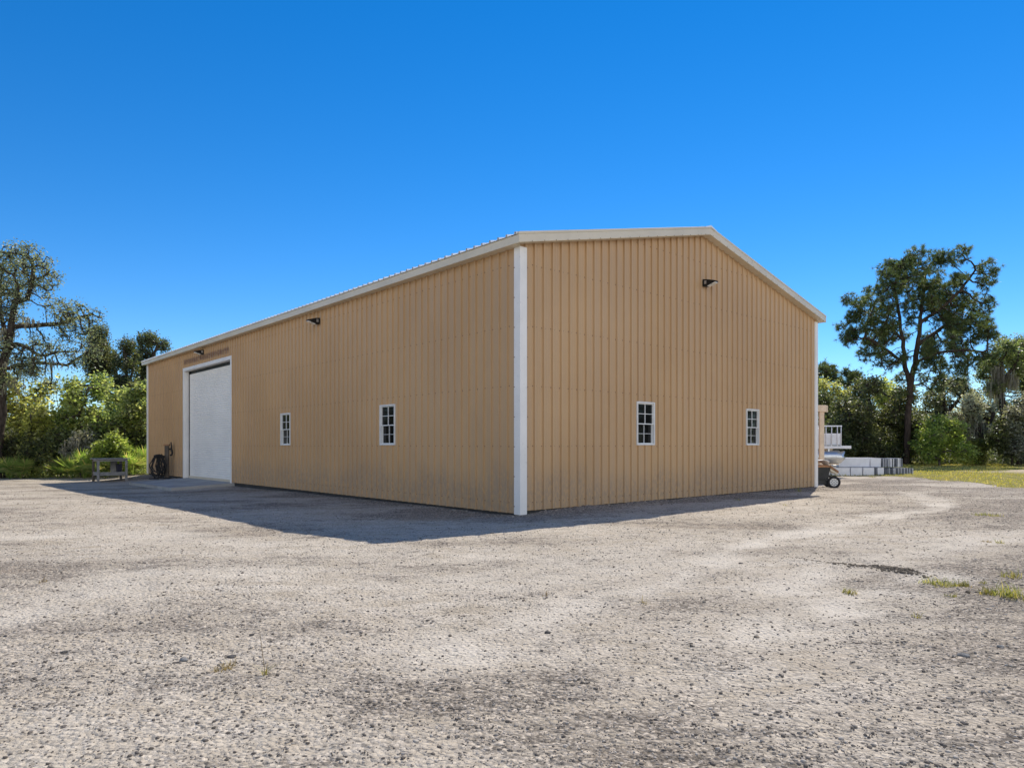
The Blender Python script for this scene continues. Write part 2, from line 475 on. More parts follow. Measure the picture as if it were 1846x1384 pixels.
ROWS = (.16, 1.17, 2.25, 3.32, 4.42, 5.4)
GW = ((3.25, 3.85, 1.19, 2.10), (7.58, 8.19, 1.19, 2.10))
SW = ((4.10, 4.74, 1.19, 2.10), (9.56, 10.21, 1.19, 2.10))
DOOR = (14.20, 19.14, -1, 4.02)
gtop = lambda t: HE + SLOPE * (t if t < W / 2 else W - t)
wall_mesh('gable_wall', 0, W, gtop, lambda t, d, z: (t, -d, z), GW, (W / 2,), ROWS)
wall_mesh('side_wall', 0, L, lambda t: HE, lambda t, d, z: (-d, t, z), SW + (DOOR,), (), ROWS[:5], zb0=-.03)
wall_mesh('back_gable_wall', 0, W, gtop, lambda t, d, z: (t, L + d, z), (), (W / 2,))
wall_mesh('back_side_wall', 0, L, lambda t: HE, lambda t, d, z: (W + d, t, z))
MB().box(.035, W - .035, .035, 14.05, -.6, .05).box(.32, W - .035, 14.051, 19.289, -.6, .05).box(.035, W - .035, 19.29, L - .035, -.6, .05).build('foundation', M_FOUND, barn)

# roof: ribbed sheet in two slopes
zr = lambda x: 4.895 + SLOPE * (x if x < W / 2 else W - x)
OV = .20
mb = MB(); prof = rib_profile(-OV + .01, L + OV - .01)
for (ta, da), (tb, db) in zip(prof[:-1], prof[1:]):
    if tb - ta < 1e-5: continue
    for xa, xb in ((-OV - .03, W / 2), (W / 2, W + OV + .03)):
        mb.add([(xa, ta, zr(xa) + da * 1.3), (xb, ta, zr(xb) + da * 1.3), (xb, tb, zr(xb) + db * 1.3), (xa, tb, zr(xa) + db * 1.3)], [(0, 1, 2, 3)])
roof = mb.build('roof', M_ROOF, barn)
mb = MB()
for s in (-1, 1):
    x1 = W / 2 + s * .22
    mb.add([(W / 2, -OV - .02, zr(W / 2) + .055), (x1, -OV - .02, zr(x1) + .032), (x1, L + OV + .02, zr(x1) + .032), (W / 2, L + OV + .02, zr(W / 2) + .055)], [(0, 1, 2, 3)])
    mb.add([(W / 2, -OV - .02, zr(W / 2) + .055), (W / 2, -OV - .02, zr(W / 2) + .005), (x1, -OV - .02, zr(x1) + .005), (x1, -OV - .02, zr(x1) + .032)], [(0, 1, 2, 3)])
mb.build('ridge_cap', M_ROOF, roof)
# boxed eave and rake trims
for x0, x1 in ((-OV, -.001), (W + .001, W + OV)):
    MB().box(x0, x1, .001, L - .001, 4.698, 4.842).build('eave_trim', M_CREAM, barn)
for y0, y1 in ((-OV, -.0005), (L + .0005, L + OV)):
    mb = MB(); e = OV + .004
    for xa, xb in ((-e, W / 2), (W / 2, W + e)):
        mb.prism([(xa, zr(xa) - .155), (xb, zr(xb) - .155), (xb, zr(xb) - .012), (xa, zr(xa) - .012)], y0, y1)
        yf = y0 if y0 < 0 else y1
        mb.prism([(xa, zr(xa) - .011), (xb, zr(xb) - .011), (xb, zr(xb) + .034), (xa, zr(xa) + .034)], min(yf, yf + (.07 if y0 < 0 else -.07)) - (.006 if y0 < 0 else 0), max(yf, yf + (.07 if y0 < 0 else -.07)) + (0 if y0 < 0 else .006))
    if y0 < 0:
        sb = mb; x = .1
        while x < W:
            z = zr(x) - .143
            sb.box(x - .008, x + .008, y0 - .010, y0 - .0005, z - .008, z + .008, 1); x += .3
    mb.build('rake_trim', [M_CREAM, M_SCREW], barn, bevel=.009)
# corner trims
def corner_trim(cx, sx, cy, sy):
    a, t = .125, .040
    mb = MB()
    mb.box(*sorted((cx - sx * a, cx + sx * t)), *sorted((cy, cy + sy * t)), -.045, 4.695)
    mb.box(*sorted((cx, cx + sx * t)), *sorted((cy - sy * a, cy - sy * .0005)), -.045, 4.695)
    if cy == 0 and cx == 0:
        s = mb
        for k in range(9):
            z = .1 + k * .53
            s.box(cx - sx * a + .004, cx - sx * a + .022, -t - .007, -t - .0005, z - .009, z + .009, 1)
            s.box(-t - .007, -t - .0005, a - .022, a - .004, z - .009, z + .009, 1)
    mb.build('corner_trim', [M_WHITE, M_SCREW], barn, bevel=.003)
corner_trim(0, -1, 0, -1); corner_trim(W, 1, 0, -1); corner_trim(0, -1, L, 1); corner_trim(W, 1, L, 1)

# windows (local: x along wall, -y outward, z up)
def window(w, h):
    mb = MB(); f = .031
    for x0, x1, z0, z1 in ((0, f, 0, h), (w - f, w, 0, h), (f, w - f, 0, f), (f, w - f, h - f, h)):
        mb.box(x0, x1, -.035, .06, z0, z1)
    win = mb.build('window', M_GREYFR, barn, bevel=.004)
    mid = h / 2
    for z0, z1, dep, mu in ((mid - .02, h - f, .005, .013), (f, mid - .001, .032, .009)):
        s = MB(); r = .020 if dep < .02 else .015
        z0a = z0 if dep < .02 else z0
        for a, b, c, d in ((f, f + r, z0a, z1), (w - f - r, w - f, z0a, z1), (f + r, w - f - r, z0a, z0a + r * 1.1), (f + r, w - f - r, z1 - r, z1)):
            s.box(a, b, dep - .012, dep + .012, c, d)
        xm, zm = w / 2, (z0a + z1) / 2
        s.box(xm - mu / 2, xm + mu / 2, dep - .009, dep + .009, z0a + r * 1.1, z1 - r)
        s.box(f + r, xm - mu / 2, dep - .008, dep + .008, zm - mu / 2, zm + mu / 2)
        s.box(xm + mu / 2, w - f - r, dep - .008, dep + .008, zm - mu / 2, zm + mu / 2)
        s.build('sash', M_GREYFR, win)
        MB().box(f + .01, w - f - .01, dep + .0125, dep + .0165, z0a + .01, z1 - .01).build('pane', M_GLASS, win)
    return win
first = None
def put_window(loc, rz, w, h=.91):
    global first
    if first is None: first = o = window(.62, .91)
    else: o = copy_tree(first, barn)
    o.location = loc; o.rotation_euler = (0, 0, rz); o.scale = (w / .62, 1, 1)
for a, b, z0, z1 in GW: put_window((a, -.0, z0), 0, b - a)
for a, b, z0, z1 in SW: put_window((0, b, z0), -PI / 2, b - a)

# roller door
d0, d1 = 14.20, 19.14
mb = MB(); n = 0; z = -.06; pitch = .0762; prof = []
while z < 3.88:
    for q, d in ((0, 0), (.2, .010), (.5, .014), (.8, .010)): prof.append((z + q * pitch, d))
    z += pitch
prof.append((z, 0))
for (za, da), (zb, db) in zip(prof[:-1], prof[1:]):
    mb.add([(.16 - da, d0 + .05, za), (.16 - da, d1 - .05, za), (.16 - db, d1 - .05, zb), (.16 - db, d0 + .05, zb)], [(0, 1, 2, 3)])
door = mb.build('roller_door', M_DOOR, barn)
MB().box(.13, .165, d0 + .06, d1 - .06, -.10, -.062).box(.135, .17, d0 + .055, d1 - .055, -.0615, .03).build('bottom_bar', M_CREAM, door)
mb = MB(); mb.box(-.04, .19, d0 - .12, d0, -.12, 4.02); mb.box(-.04, .19, d1, d1 + .12, -.2, 4.02); mb.box(-.041, .19, d0 - .12, d1 + .12, 4.0205, 4.14)
mb.build('door_frame', M_WHITE, door, bevel=.004)
mb = MB(); mb.box(.145, .24, d1 - .10, d1 - .001, -.1, 4.02); mb.box(.145, .24, d0 + .001, d0 + .07, -.1, 4.02)
mb.box(.175, .30, d0 + .071, d1 - .101, 3.84, 4.019)
mb.build('guide_rail', M_BLACK, door)

# concrete pad in front of the roller door (world space)
def pad():
    xs = [(-1.9, -.125), (-.05, -.05), (.2, -.045)]
    ys = [14.0, 15.6, 17.3, 19.2]
    vs, fs = [], []
    for (x, z) in xs:
        for y in ys:
            X, Y = bw(x, y); vs.append((X, Y, z - .03 * (y - 14) / 5 * (1 if x < -1 else .3)))
    nb = len(vs)
    vs += [(a, b, -.55) for a, b, c in vs]
    m_ = len(ys)
    for i in range(len(xs) - 1):
        for j in range(m_ - 1): fs.append((i * m_ + j, i * m_ + j + 1, (i + 1) * m_ + j + 1, (i + 1) * m_ + j))
    def wall(a, b): fs.append((a, b, b + nb, a + nb))
    for j in range(m_ - 1): wall(j, j + 1)
    for i in range(len(xs) - 1): wall(i * m_, (i + 1) * m_); wall(i * m_ + m_ - 1, (i + 1) * m_ + m_ - 1)
    o = MB().add(vs, fs).build('concrete_pad', M_CONC)
    tag(o, 'pale concrete pad on the ground in front of the roller door', 'pad', kind='structure')
pad()

# wall lamps
def lamp_proto():
    t = thing('wall_lamp', 'black wall lamp high on the gable wall below the ridge', 'lamp', group='black wall lamps on the barn')
    MB().box(-.085, .085, -.03, -.001, -.11, .11).build('mounting_plate', M_BLACK, t, bevel=.006)
    # head: a wedge that reaches out and slightly up, thick at the wall
    poly = [(-.03, -.105), (-.10, -.120), (-.145, -.112), (-.42, -.030), (-.44, -.012), (-.43, .006), (-.36, .028), (-.16, .085), (-.03, .105)]
    mb = MB(); mb.prism(poly, -.085, .085, axis='x'); mb.v = [(x, y, z) for x, y, z in mb.v]
    mb.build('housing', M_BLACK, t, bevel=.008)
    def lens(u0, u1):
        a, b = (-.15, -.1105), (-.42, -.030)
        p = lambda u, o: (a[0] + (b[0] - a[0]) * u + o * -.286, a[1] + (b[1] - a[1]) * u - o * .958)
        q = [p(u0, .001), p(u1, .001), p(u1, .022), p(u0, .022)]
        MB().prism(q, -.075, .075, axis='x').build('lens', M_LENS, t, bevel=.004)
    lens(.02, .46); lens(.54, .98)
    for xa, xb in ((.0855, .094), (-.094, -.0855)): MB().box(xa, xb, -.13, -.06, -.05, .05).build('side_cap', M_STEEL, t)
    return t
lp = lamp_proto()
def put_lamp(o, bx, by, z, rz):
    X, Y = bw(bx, by); o.location = (X, Y, z); o.rotation_euler = (0, 0, rz); o.scale = (.76, .76, .76)
put_lamp(lp, 5.72, -.021, 4.93, AZ)
l2 = copy_tree(lp); l2['label'] = 'black wall lamp on the long wall above the two small windows'
put_lamp(l2, -.021, 7.80, 4.42, AZ - PI / 2)
l3 = copy_tree(lp); l3['label'] = 'black wall lamp above the white roller door'
put_lamp(l3, -.021, 16.9, 4.53, AZ - PI / 2)

# ================================================================== GROUND
def axis_coords(dense0, dense1, step, far0, far1, grow=1.09):
    mid = list(np.arange(dense0, dense1, step))
    out, s, v = [], step, dense1
    while v < far1: out.append(v); s *= grow; v += s
    out.append(far1)
    low, s, v = [], step, dense0 - step
    while v > far0: low.append(v); s *= grow; v -= s
    low.append(far0)
    return np.array(low[::-1] + mid + out)
gxs = axis_coords(-9, 10.5, .055, -900, 900); gys = axis_coords(1.6, 16, .055, -300, 1500)
GX, GY = np.meshgrid(gxs, gys)
GZ = ground_z(GX, GY)
nx, ny = len(gxs), len(gys)
idx = np.arange(nx * ny).reshape(ny, nx)
F = np.stack([idx[:-1, :-1], idx[:-1, 1:], idx[1:, 1:], idx[1:, :-1]], -1).reshape(-1, 4)
ground = np_mesh('gravel_yard', np.stack([GX, GY, GZ], -1).reshape(-1, 3), F, M_GROUND, smooth=True)
tag(ground, 'pale sandy gravel yard with tyre tracks around the barn', 'ground', kind='structure')
def gravel_amount(X, Y):
    bx, by = to_barn(X, Y)
    foot = np.exp(-(np.minimum(by, 0) / .8) ** 2) * sstep(bx, -.6, .4) * (1 - sstep(by, -.02, .2)) * .6
    foot += np.exp(-(bx / .7) ** 2) * sstep(by, -.6, .2) * .45
    right = sstep(X - .28 * Y, .2, 2.2) * (1 - sstep(Y, 5, 8)) * .34 + sstep(X - .42 * Y, .6, 2.4) * sstep(Y, 7, 12) * (1 - sstep(Y, 22, 26)) * .2
    return np.clip(foot + right + fbm(X * .5, Y * .8, 91, 3) * .35, -.5, 1)
def attr(o, name, arr):
    a = o.data.attributes.new(name, 'FLOAT', 'POINT'); a.data.foreach_set('value', np.asarray(arr, np.float32).ravel())
attr(ground, 'track', track(GX, GY)); attr(ground, 'gravel', gravel_amount(GX, GY)); attr(ground, 'litter', litter_mask(GX, GY))

# lawn sheet (lies on the ground, cut to the mask)
lx = np.arange(9, 60, .22); ly = np.arange(16, 60, .22)
LX, LY = np.meshgrid(lx, ly); LM = lawn_mask(LX, LY)
LZ = ground_z(LX, LY, True) + 0.02 + fbm(LX * 1.1, LY * 1.1, 33, 3) * .05
keep = LM > .5
idx = np.arange(LX.size).reshape(LX.shape)
F = np.stack([idx[:-1, :-1], idx[:-1, 1:], idx[1:, 1:], idx[1:, :-1]], -1)
kf = keep[:-1, :-1] | keep[:-1, 1:] | keep[1:, 1:] | keep[1:, :-1]
LZ = np.where(keep, LZ + .01, LZ - .06)
F = F[kf]
used = np.unique(F); remap = np.zeros(LX.size, int); remap[used] = np.arange(len(used))
LV = np.stack([LX, LY, LZ], -1).reshape(-1, 3)[used]
lawn = np_mesh('lawn', LV, remap[F], M_LAWN, smooth=True)
attr(lawn, 'sand', np.clip(sand_mask(LV[:, 0], LV[:, 1]) * 1.7 - .5, 0, 1))
tag(lawn, 'rough green lawn with a bare sandy patch right of the barn', 'lawn', kind='structure')
def lawn_height(X, Y): return ground_z(X, Y, True) + .03 + fbm(X * 1.1, Y * 1.1, 33, 3) * .05

# grass blades on the lawn (nobody could count them)
def blades(X, Y, Z, h, w, lean=.5):
    n = len(X); a = RNG.uniform(0, 2 * PI, n); hh = h * RNG.uniform(.5, 1.3, n); ww = w * RNG.uniform(.7, 1.3, n)
    b = a + PI / 2; ln = RNG.uniform(.1, lean, n) * hh
    base = np.stack([X, Y, Z], -1); side = np.stack([np.cos(b), np.sin(b), 0 * a], -1) * ww[:, None]
    m_ = base + np.stack([np.cos(a) * ln * .35, np.sin(a) * ln * .35, hh * .6], -1)
    t = base + np.stack([np.cos(a) * ln, np.sin(a) * ln, hh], -1)
    V = np.stack([base - side, base + side, m_ + side * .7, m_ - side * .7, t], 1).reshape(-1, 3)
    i = np.arange(n)[:, None] * 5
    return V, [i + np.array([[0, 1, 2, 3]]), i + np.array([[3, 2, 4]])]
N = 130000
gx_ = RNG.uniform(10, 40, N); gy_ = 16.5 + 27 * RNG.uniform(0, 1, N) ** .9
k = (lawn_mask(gx_, gy_) > .5 + RNG.uniform(-.25, .3, N)) & (sand_mask(gx_, gy_) < .42 + RNG.uniform(-.25, .2, N)) & (fbm(gx_ * .8, gy_ * .8, 12, 3) > -.55 + RNG.uniform(0, .5, N)) & (gx_ / gy_ < .95)
gx_, gy_ = gx_[k], gy_[k]
hv = .07 + .05 * np.clip(fbm(gx_ * .5, gy_ * .5, 14, 2), -.6, .6)
V, Fl = blades(gx_, gy_, lawn_height(gx_, gy_) - .02, hv, .012)
tag(np_mesh('lawn_grass', V, Fl, M_GRASS), 'short green and straw coloured grass covering the lawn', 'grass', kind='stuff')

# ------------------------------------------------------------------ stones
t_ = (1 + 5 ** .5) / 2
ICO_V = np.array([(-1, t_, 0), (1, t_, 0), (-1, -t_, 0), (1, -t_, 0), (0, -1, t_), (0, 1, t_), (0, -1, -t_), (0, 1, -t_), (t_, 0, -1), (t_, 0, 1), (-t_, 0, -1), (-t_, 0, 1)]) / math.hypot(1, t_)
ICO_F = np.array([(0, 11, 5), (0, 5, 1), (0, 1, 7), (0, 7, 10), (0, 10, 11), (1, 5, 9), (5, 11, 4), (11, 10, 2), (10, 7, 6), (7, 1, 8), (3, 9, 4), (3, 4, 2), (3, 2, 6), (3, 6, 8), (3, 8, 9), (4, 9, 5), (2, 4, 11), (6, 2, 10), (8, 6, 7), (9, 8, 1)])
def stones(X, Y, Z, size, flat=.65):
    n = len(X)
    V = ICO_V[None] * RNG.uniform(.62, 1.25, (n, 12, 1)) * np.stack([size * RNG.uniform(.7, 1.4, n), size * RNG.uniform(.7, 1.2, n), size * flat * RNG.uniform(.6, 1.2, n)], -1)[:, None]
    a = RNG.uniform(0, 2 * PI, n); c, s = np.cos(a)[:, None], np.sin(a)[:, None]
    x = V[..., 0] * c - V[..., 1] * s; y = V[..., 0] * s + V[..., 1] * c
    P = np.stack([x + X[:, None], y + Y[:, None], V[..., 2] + Z[:, None]], -1).reshape(-1, 3)
    return P, (np.arange(n)[:, None, None] * 12 + ICO_F[None]).reshape(-1, 3)
N = 330000
d_ = 2.0 * (24 / 2.0) ** RNG.uniform(0, 1, N) ** .9
x_ = d_ * RNG.uniform(-.86, .86, N)
ga = gravel_amount(x_, d_)
bx, by = to_barn(x_, d_)
foot = (np.exp(-(np.minimum(by, 0) / .55) ** 2) * (bx > -.3) * (bx < W) * (by < -.03)) + np.exp(-(np.minimum(bx, 0) / .5) ** 2) * (by > -.3) * (by < 13) * (bx < -.04)
dens = np.clip(.20 + .5 * np.clip(ga, 0, 1) + .5 * np.clip(fbm(x_ * .9, d_ * 1.2, 22, 3) + .05, 0, 1) + .9 * foot, 0, 1)
dens *= (1 - .75 * np.clip(track(x_, d_), 0, 1))
pad_ = (bx > -1.95) & (by > 13.9) & (by < 19.3)
inside = (bx > -.04) & (by > -.04) & (bx < W + .04)
k = (RNG.uniform(0, 1, N) < dens) & ~inside & ~pad_ & (lawn_mask(x_, d_) < .5)
x_, d_, foot = x_[k], d_[k], foot[k]
u = RNG.uniform(0, 1, len(x_))
size = np.clip(.0030 * (1 - u) ** -.42, .0020, .0125) * (1 + .5 * foot) * (.75 + .035 * np.minimum(d_, 14))
V, F = stones(x_, d_, ground_z(x_, d_) + size * .12, size)
tag(np_mesh('gravel', V, F, M_STONES), 'loose grey and brown gravel scattered over the yard', 'gravel', kind='stuff')
print('gravel', len(x_))

def rock(px, py, wpx, label, m, flat=.6):
    X, Y = gp(px, py); s = wpx / FPX * Y / 2
    V, F = stones(np.zeros(1), np.zeros(1), np.zeros(1), np.array([s]), flat)
    o = np_mesh('stone', V, F, m, loc=(X, Y, gz(X, Y) + s * flat * .35))
    sub = o.modifiers.new('round', 'SUBSURF'); sub.levels = sub.render_levels = 1
    tag(o, label, 'stone', 'larger stones lying on the gravel yard')
rock(418, 1184, 22, 'dark lumpy stone nearest the tall thin weed at the front', M_ROCK)
rock(331, 1193, 19, 'brown flat stone in the left foreground, left of the dark lumpy stone', M_ROCKG)
rock(453, 1146, 15, 'small round grey stone behind the tall thin weed', M_ROCK)
rock(987, 1138, 17, 'dark wedge-shaped stone alone in the middle foreground', M_ROCK)
rock(1802, 1170, 22, 'pale grey angular stone in the right foreground gravel', M_ROCKG)
rock(1737, 1186, 26, 'long flat grey stone in the front right gravel', M_ROCKG, .35)
rock(1364, 1147, 14, 'dark flat clod right of the middle foreground', M_CLOD)
rock(1745, 1070, 14, 'brown stone beside the small grass tufts at the right', M_CLOD)
rock(116, 1178, 12, 'small dark stone in the far left foreground', M_ROCK)
rock(254, 1125, 9, 'tiny dark stone in the left foreground behind the brown flat stone', M_ROCK)
rock(260, 1015, 10, 'dark stone on the pale sand left of centre, half way to the barn', M_ROCK)
rock(1336, 1016, 8, 'black stone on the pale track left of the soil ridge', M_ROCK)
# ridge of soil clods left by a wheel
t = RNG.uniform(0, 1, 700) ** .6; pts = np.array(RIDGE)
seg = np.minimum((t * 3).astype(int), 2); fr = t * 3 - seg
px_ = pts[seg] * (1 - fr)[:, None] + pts[seg + 1] * fr[:, None]
sp_ = (.015 + .06 * t)
px_ = px_ + RNG.normal(0, 1, (700, 2)) * sp_[:, None] * np.array([.8, 1.])
sz = RNG.uniform(.3, 1, 700) ** 2 * (.006 + .019 * t ** 2)
V, F = stones(px_[:, 0], px_[:, 1], ground_z(px_[:, 0], px_[:, 1]) + sz * .2, sz, .8)
tag(np_mesh('soil_clods', V, F, M_CLOD), 'low line of dark soil clods across the pale gravel', 'soil', kind='stuff')

# ------------------------------------------------------------------ weeds on the yard
def tuft(px, py, wpx, hpx, n, label, m=None, bw_=.0045, name='grass_tuft', lean=2.0):
    X, Y = gp(px, py); r = wpx / FPX * Y / 2; h = hpx / FPX * Y
    a = RNG.uniform(0, 2 * PI, n); q = r * .8 * RNG.uniform(0, 1, n) ** .7
    x, y = q * np.cos(a), q * np.sin(a) * 1.3
    z = ground_z(x + X, y + Y) - gz(X, Y) - .004
    V, Fl = blades(x, y, z, h * RNG.uniform(.35, 1, n), bw_ * .75, lean)
    tag(np_mesh(name, V, Fl, m or M_WEED, loc=(X, Y, gz(X, Y))), label, 'weed', 'weeds growing through the gravel')
tuft(1530, 1068, 36, 13, 50, 'low green grass tuft alone on the gravel in front of the soil ridge')
tuft(1690, 1054, 70, 14, 170, 'wide flat patch of green grass beyond the right end of the soil ridge')
tuft(1738, 1058, 34, 15, 70, 'grass tuft touching the right end of the wide flat patch')
tuft(1715, 1077, 26, 10, 35, 'tiny grass tuft in front of the wide flat patch')
tuft(1780, 1072, 34, 20, 70, 'thin grass tuft just left of the big weed at the right edge')
tuft(1822, 1080, 66, 34, 110, 'big yellow-green weed clump at the right edge of the yard', name='weed_clump')
tuft(1826, 1045, 40, 18, 60, 'low grass tuft behind the big yellow-green weed clump')
tuft(1772, 1052, 20, 9, 24, 'small sprig of grass behind the thin grass tuft at the right')
tuft(1802, 978, 22, 10, 30, 'small green tuft on the gravel near the right edge, furthest but one')
tuft(1780, 930, 56, 7, 150, 'flat grass strip on the gravel near the lawn edge at the right')
tuft(1780, 975, 24, 6, 30, 'flat dry tuft beside the small green tuft at right', M_DRY)
tuft(1650, 1115, 20, 13, 20, 'single small sprig of grass in the right foreground gravel')
tuft(405, 1206, 50, 16, 70, 'dry brown grass tuft at the front edge left of the tall weed', M_DRY)
tuft(985, 1072, 18, 14, 10, 'dry curled twig of grass on the sand in the middle', M_DRY, name='dry_sprig')
tuft(75, 1050, 26, 9, 22, 'dry straw tuft on the left gravel', M_DRY)
tuft(1160, 1088, 26, 14, 10, 'thin dry sprig on the pale sand right of the middle', M_DRY, name='dry_sprig')
tuft(1440, 886, 14, 14, 24, 'green weed at the foot of the gable wall near its right end')
tuft(1330, 902, 22, 5, 30, 'low green weed at the shadow edge in front of the gable wall')
tuft(1416, 911, 14, 5, 18, 'tiny green weed in the sun beyond the gable shadow')
tuft(1650, 859, 26, 10, 60, 'green grass growing at the right foot of the white panel stacks')
tuft(1572, 860, 20, 8, 40, 'short grass in front of the lower white panel stack')
# the tall thin weed at the front
X, Y = gp(478, 1216)
w = thing('tall_weed', 'tall thin seed stalk weed at the front left of the yard', 'weed', (X, Y, gz(X, Y)))
mb = MB(); px2m = Y / FPX
stalk = [(-.0, 0, 0), (-.004, 0, .035), (-.016, .004, .12), (-.026, .006, .19), (-.032, .008, .22)]
mb.tube(stalk, [.0022, .002, .0015, .001, .0006], 5)
for k in range(12):
    z = .10 + k * .009; s = 1 if k % 2 else -1
    b = Vector((-.014 - (z - .1) * .15, .004, z)); mb.tube([b, b + Vector((s * .003, 0, .007))], [.0011, .0006], 4)
mb.build('stalk', M_DRY, w)
n = 14
V, Fl = blades(RNG.normal(0, .008, n), RNG.normal(0, .008, n), np.zeros(n) - .003, np.full(n, .05), .003, 1.8)
np_mesh('leaves', V, Fl, M_WEED, w)

# ================================================================== TREES
def unit(v): return v / np.maximum(np.linalg.norm(v, axis=-1, keepdims=True), 1e-9)
def colonize(starts, A, step, kill, iters=90, jitter=.18, infl=1e9):
    pos, par = [], []
    for poly in starts:                      # first polyline starts at the root, the others at their nearest node
        for k, p in enumerate(poly):
            p = np.array(p, float)
            if not pos: pos.append(p); par.append(-1); last = 0; continue
            if k == 0:
                last = int(np.argmin(np.linalg.norm(np.array(pos) - p, axis=1))); continue
            q = pos[last]; n = max(1, int(np.linalg.norm(p - q) / step))
            for j in range(1, n + 1):
                w_ = RNG.normal(0, step * .07, 3) if j < n else 0
                pos.append(q + (p - q) * j / n + w_); par.append(last); last = len(pos) - 1
    P = np.zeros((len(pos) + 60000, 3)); n = len(pos); P[:n] = pos
    D = np.linalg.norm(A[:, None] - P[None, :n], axis=-1); near = D.argmin(1); dist = D.min(1)
    alive = np.ones(len(A), bool)
    for it in range(iters):
        act = np.where(alive & (dist < infl))[0]
        if not len(act): break
        own = near[act]; dr = unit(A[act] - P[own])
        u, inv = np.unique(own, return_inverse=True)
        s = np.zeros((len(u), 3)); np.add.at(s, inv, dr)
        new = P[u] + unit(unit(s) + RNG.normal(0, jitter, s.shape)) * step
        m = len(u)
        if n + m > len(P): break
        P[n:n + m] = new; par += u.tolist()
        D = np.linalg.norm(A[:, None] - new[None], axis=-1); j = D.argmin(1); dm = D[np.arange(len(A)), j]
        better = dm < dist; dist[better] = dm[better]; near[better] = n + j[better]
        n += m
        alive &= dist > kill
    return P[:n].copy(), np.array(par)

def branch_mesh(P, par, Rb, r0):
    n = len(P); tips = np.zeros(n)
    has = np.zeros(n, bool); has[par[par >= 0]] = True
    tips[~has] = 1
    for i in range(n - 1, 0, -1): tips[par[i]] += tips[i]
    e = math.log(max(tips[0], 2)) / math.log(Rb / r0)
    r = r0 * tips ** (1 / e)
    V, Fs = [], []; off = 0
    for big, sides in ((True, 7), (False, 4)):
        ii = np.array([i for i in range(1, n) if (r[i] > .03) == big])
        if not len(ii): continue
        a, b = P[par[ii]], P[ii]; t = unit(b - a + 1e-9)
        up = np.where(np.abs(t[:, 2:3]) < .9, np.array([[0, 0, 1.]]), np.array([[1., 0, 0]]))
        u = unit(np.cross(t, up)); v = np.cross(u, t)
        ra = np.minimum(r[par[ii]], r[ii] * 1.25); rb = r[ii]
        ang = np.arange(sides) * 2 * PI / sides
        ring = u[:, None] * np.cos(ang)[None, :, None] + v[:, None] * np.sin(ang)[None, :, None]
        va = a[:, None] + ring * ra[:, None, None]; vb = (b + t * rb[:, None] * .3)[:, None] + ring * rb[:, None, None]
        m = len(ii); V.append(np.concatenate([va, vb], 1).reshape(-1, 3))
        k = np.arange(sides); k2 = (k + 1) % sides
        q = np.stack([k, k2, k2 + sides, k + sides], -1)
        Fs.append((np.arange(m)[:, None, None] * 2 * sides + q[None]).reshape(-1, 4) + off); off += m * 2 * sides
    return np.concatenate(V), np.concatenate(Fs), r, tips
def leaf_mesh(C, size, aspect=.55, droop=0.0):
    n = len(C); u = RNG.normal(0, 1, (n, 3)); u[:, 2] = u[:, 2] * .6 - droop; u = unit(u)
    w = unit(np.cross(u, RNG.normal(0, 1, (n, 3)) + np.array([0, 0, .8])))
    nn = np.cross(u, w)
    s = size * RNG.uniform(.65, 1.3, n)[:, None]
    fold = s * .10
    V = np.stack([C - u * s * .5, C + w * s * aspect * .5 + nn * fold, C + u * s * .5, C - w * s * aspect * .5 + nn * fold], 1).reshape(-1, 3)
    return V, np.arange(n * 4).reshape(n, 4)
def needle_mesh(C, D, length, width, per):
    n = len(C) * per; c = np.repeat(C, per, 0); d = np.repeat(D, per, 0)
    v = unit(d * .75 + RNG.normal(0, .62, (n, 3)) + np.array([0, 0, .12]))
    w = unit(np.cross(v, RNG.normal(0, 1, (n, 3)))) * width
    ln = length * RNG.uniform(.7, 1.15, n)[:, None]
    t = c + v * ln; t[:, 2] -= .05 * length
    V = np.stack([c - w * .5, c + w * .5, t], 1).reshape(-1, 3)
    return V, np.arange(n * 3).reshape(n, 3)
def moss_mesh(C, length, per=7):
    n = len(C) * per; c = np.repeat(C, per, 0) + RNG.normal(0, .09, (n, 3))
    ln = length * RNG.uniform(.3, 1.15, n); w = RNG.uniform(.012, .035, n)
    a = RNG.uniform(0, PI, n); s = np.stack([np.cos(a), np.sin(a), 0 * a], -1) * w[:, None]
    V = []
    for k, f in enumerate((0, .4, .75, 1.)):
        p = c + RNG.normal(0, .02, (n, 3)) * (k > 0); p[:, 2] = c[:, 2] - ln * f
        ww = s * (1 - f) ** .6 if f < 1 else s * .05
        V += [p - ww, p + ww]
    V = np.stack(V, 1).reshape(-1, 3); i = np.arange(n)[:, None] * 8
    return V, np.concatenate([i + np.array([[0, 1, 3, 2]]), i + np.array([[2, 3, 5, 4]]), i + np.array([[4, 5, 7, 6]])])

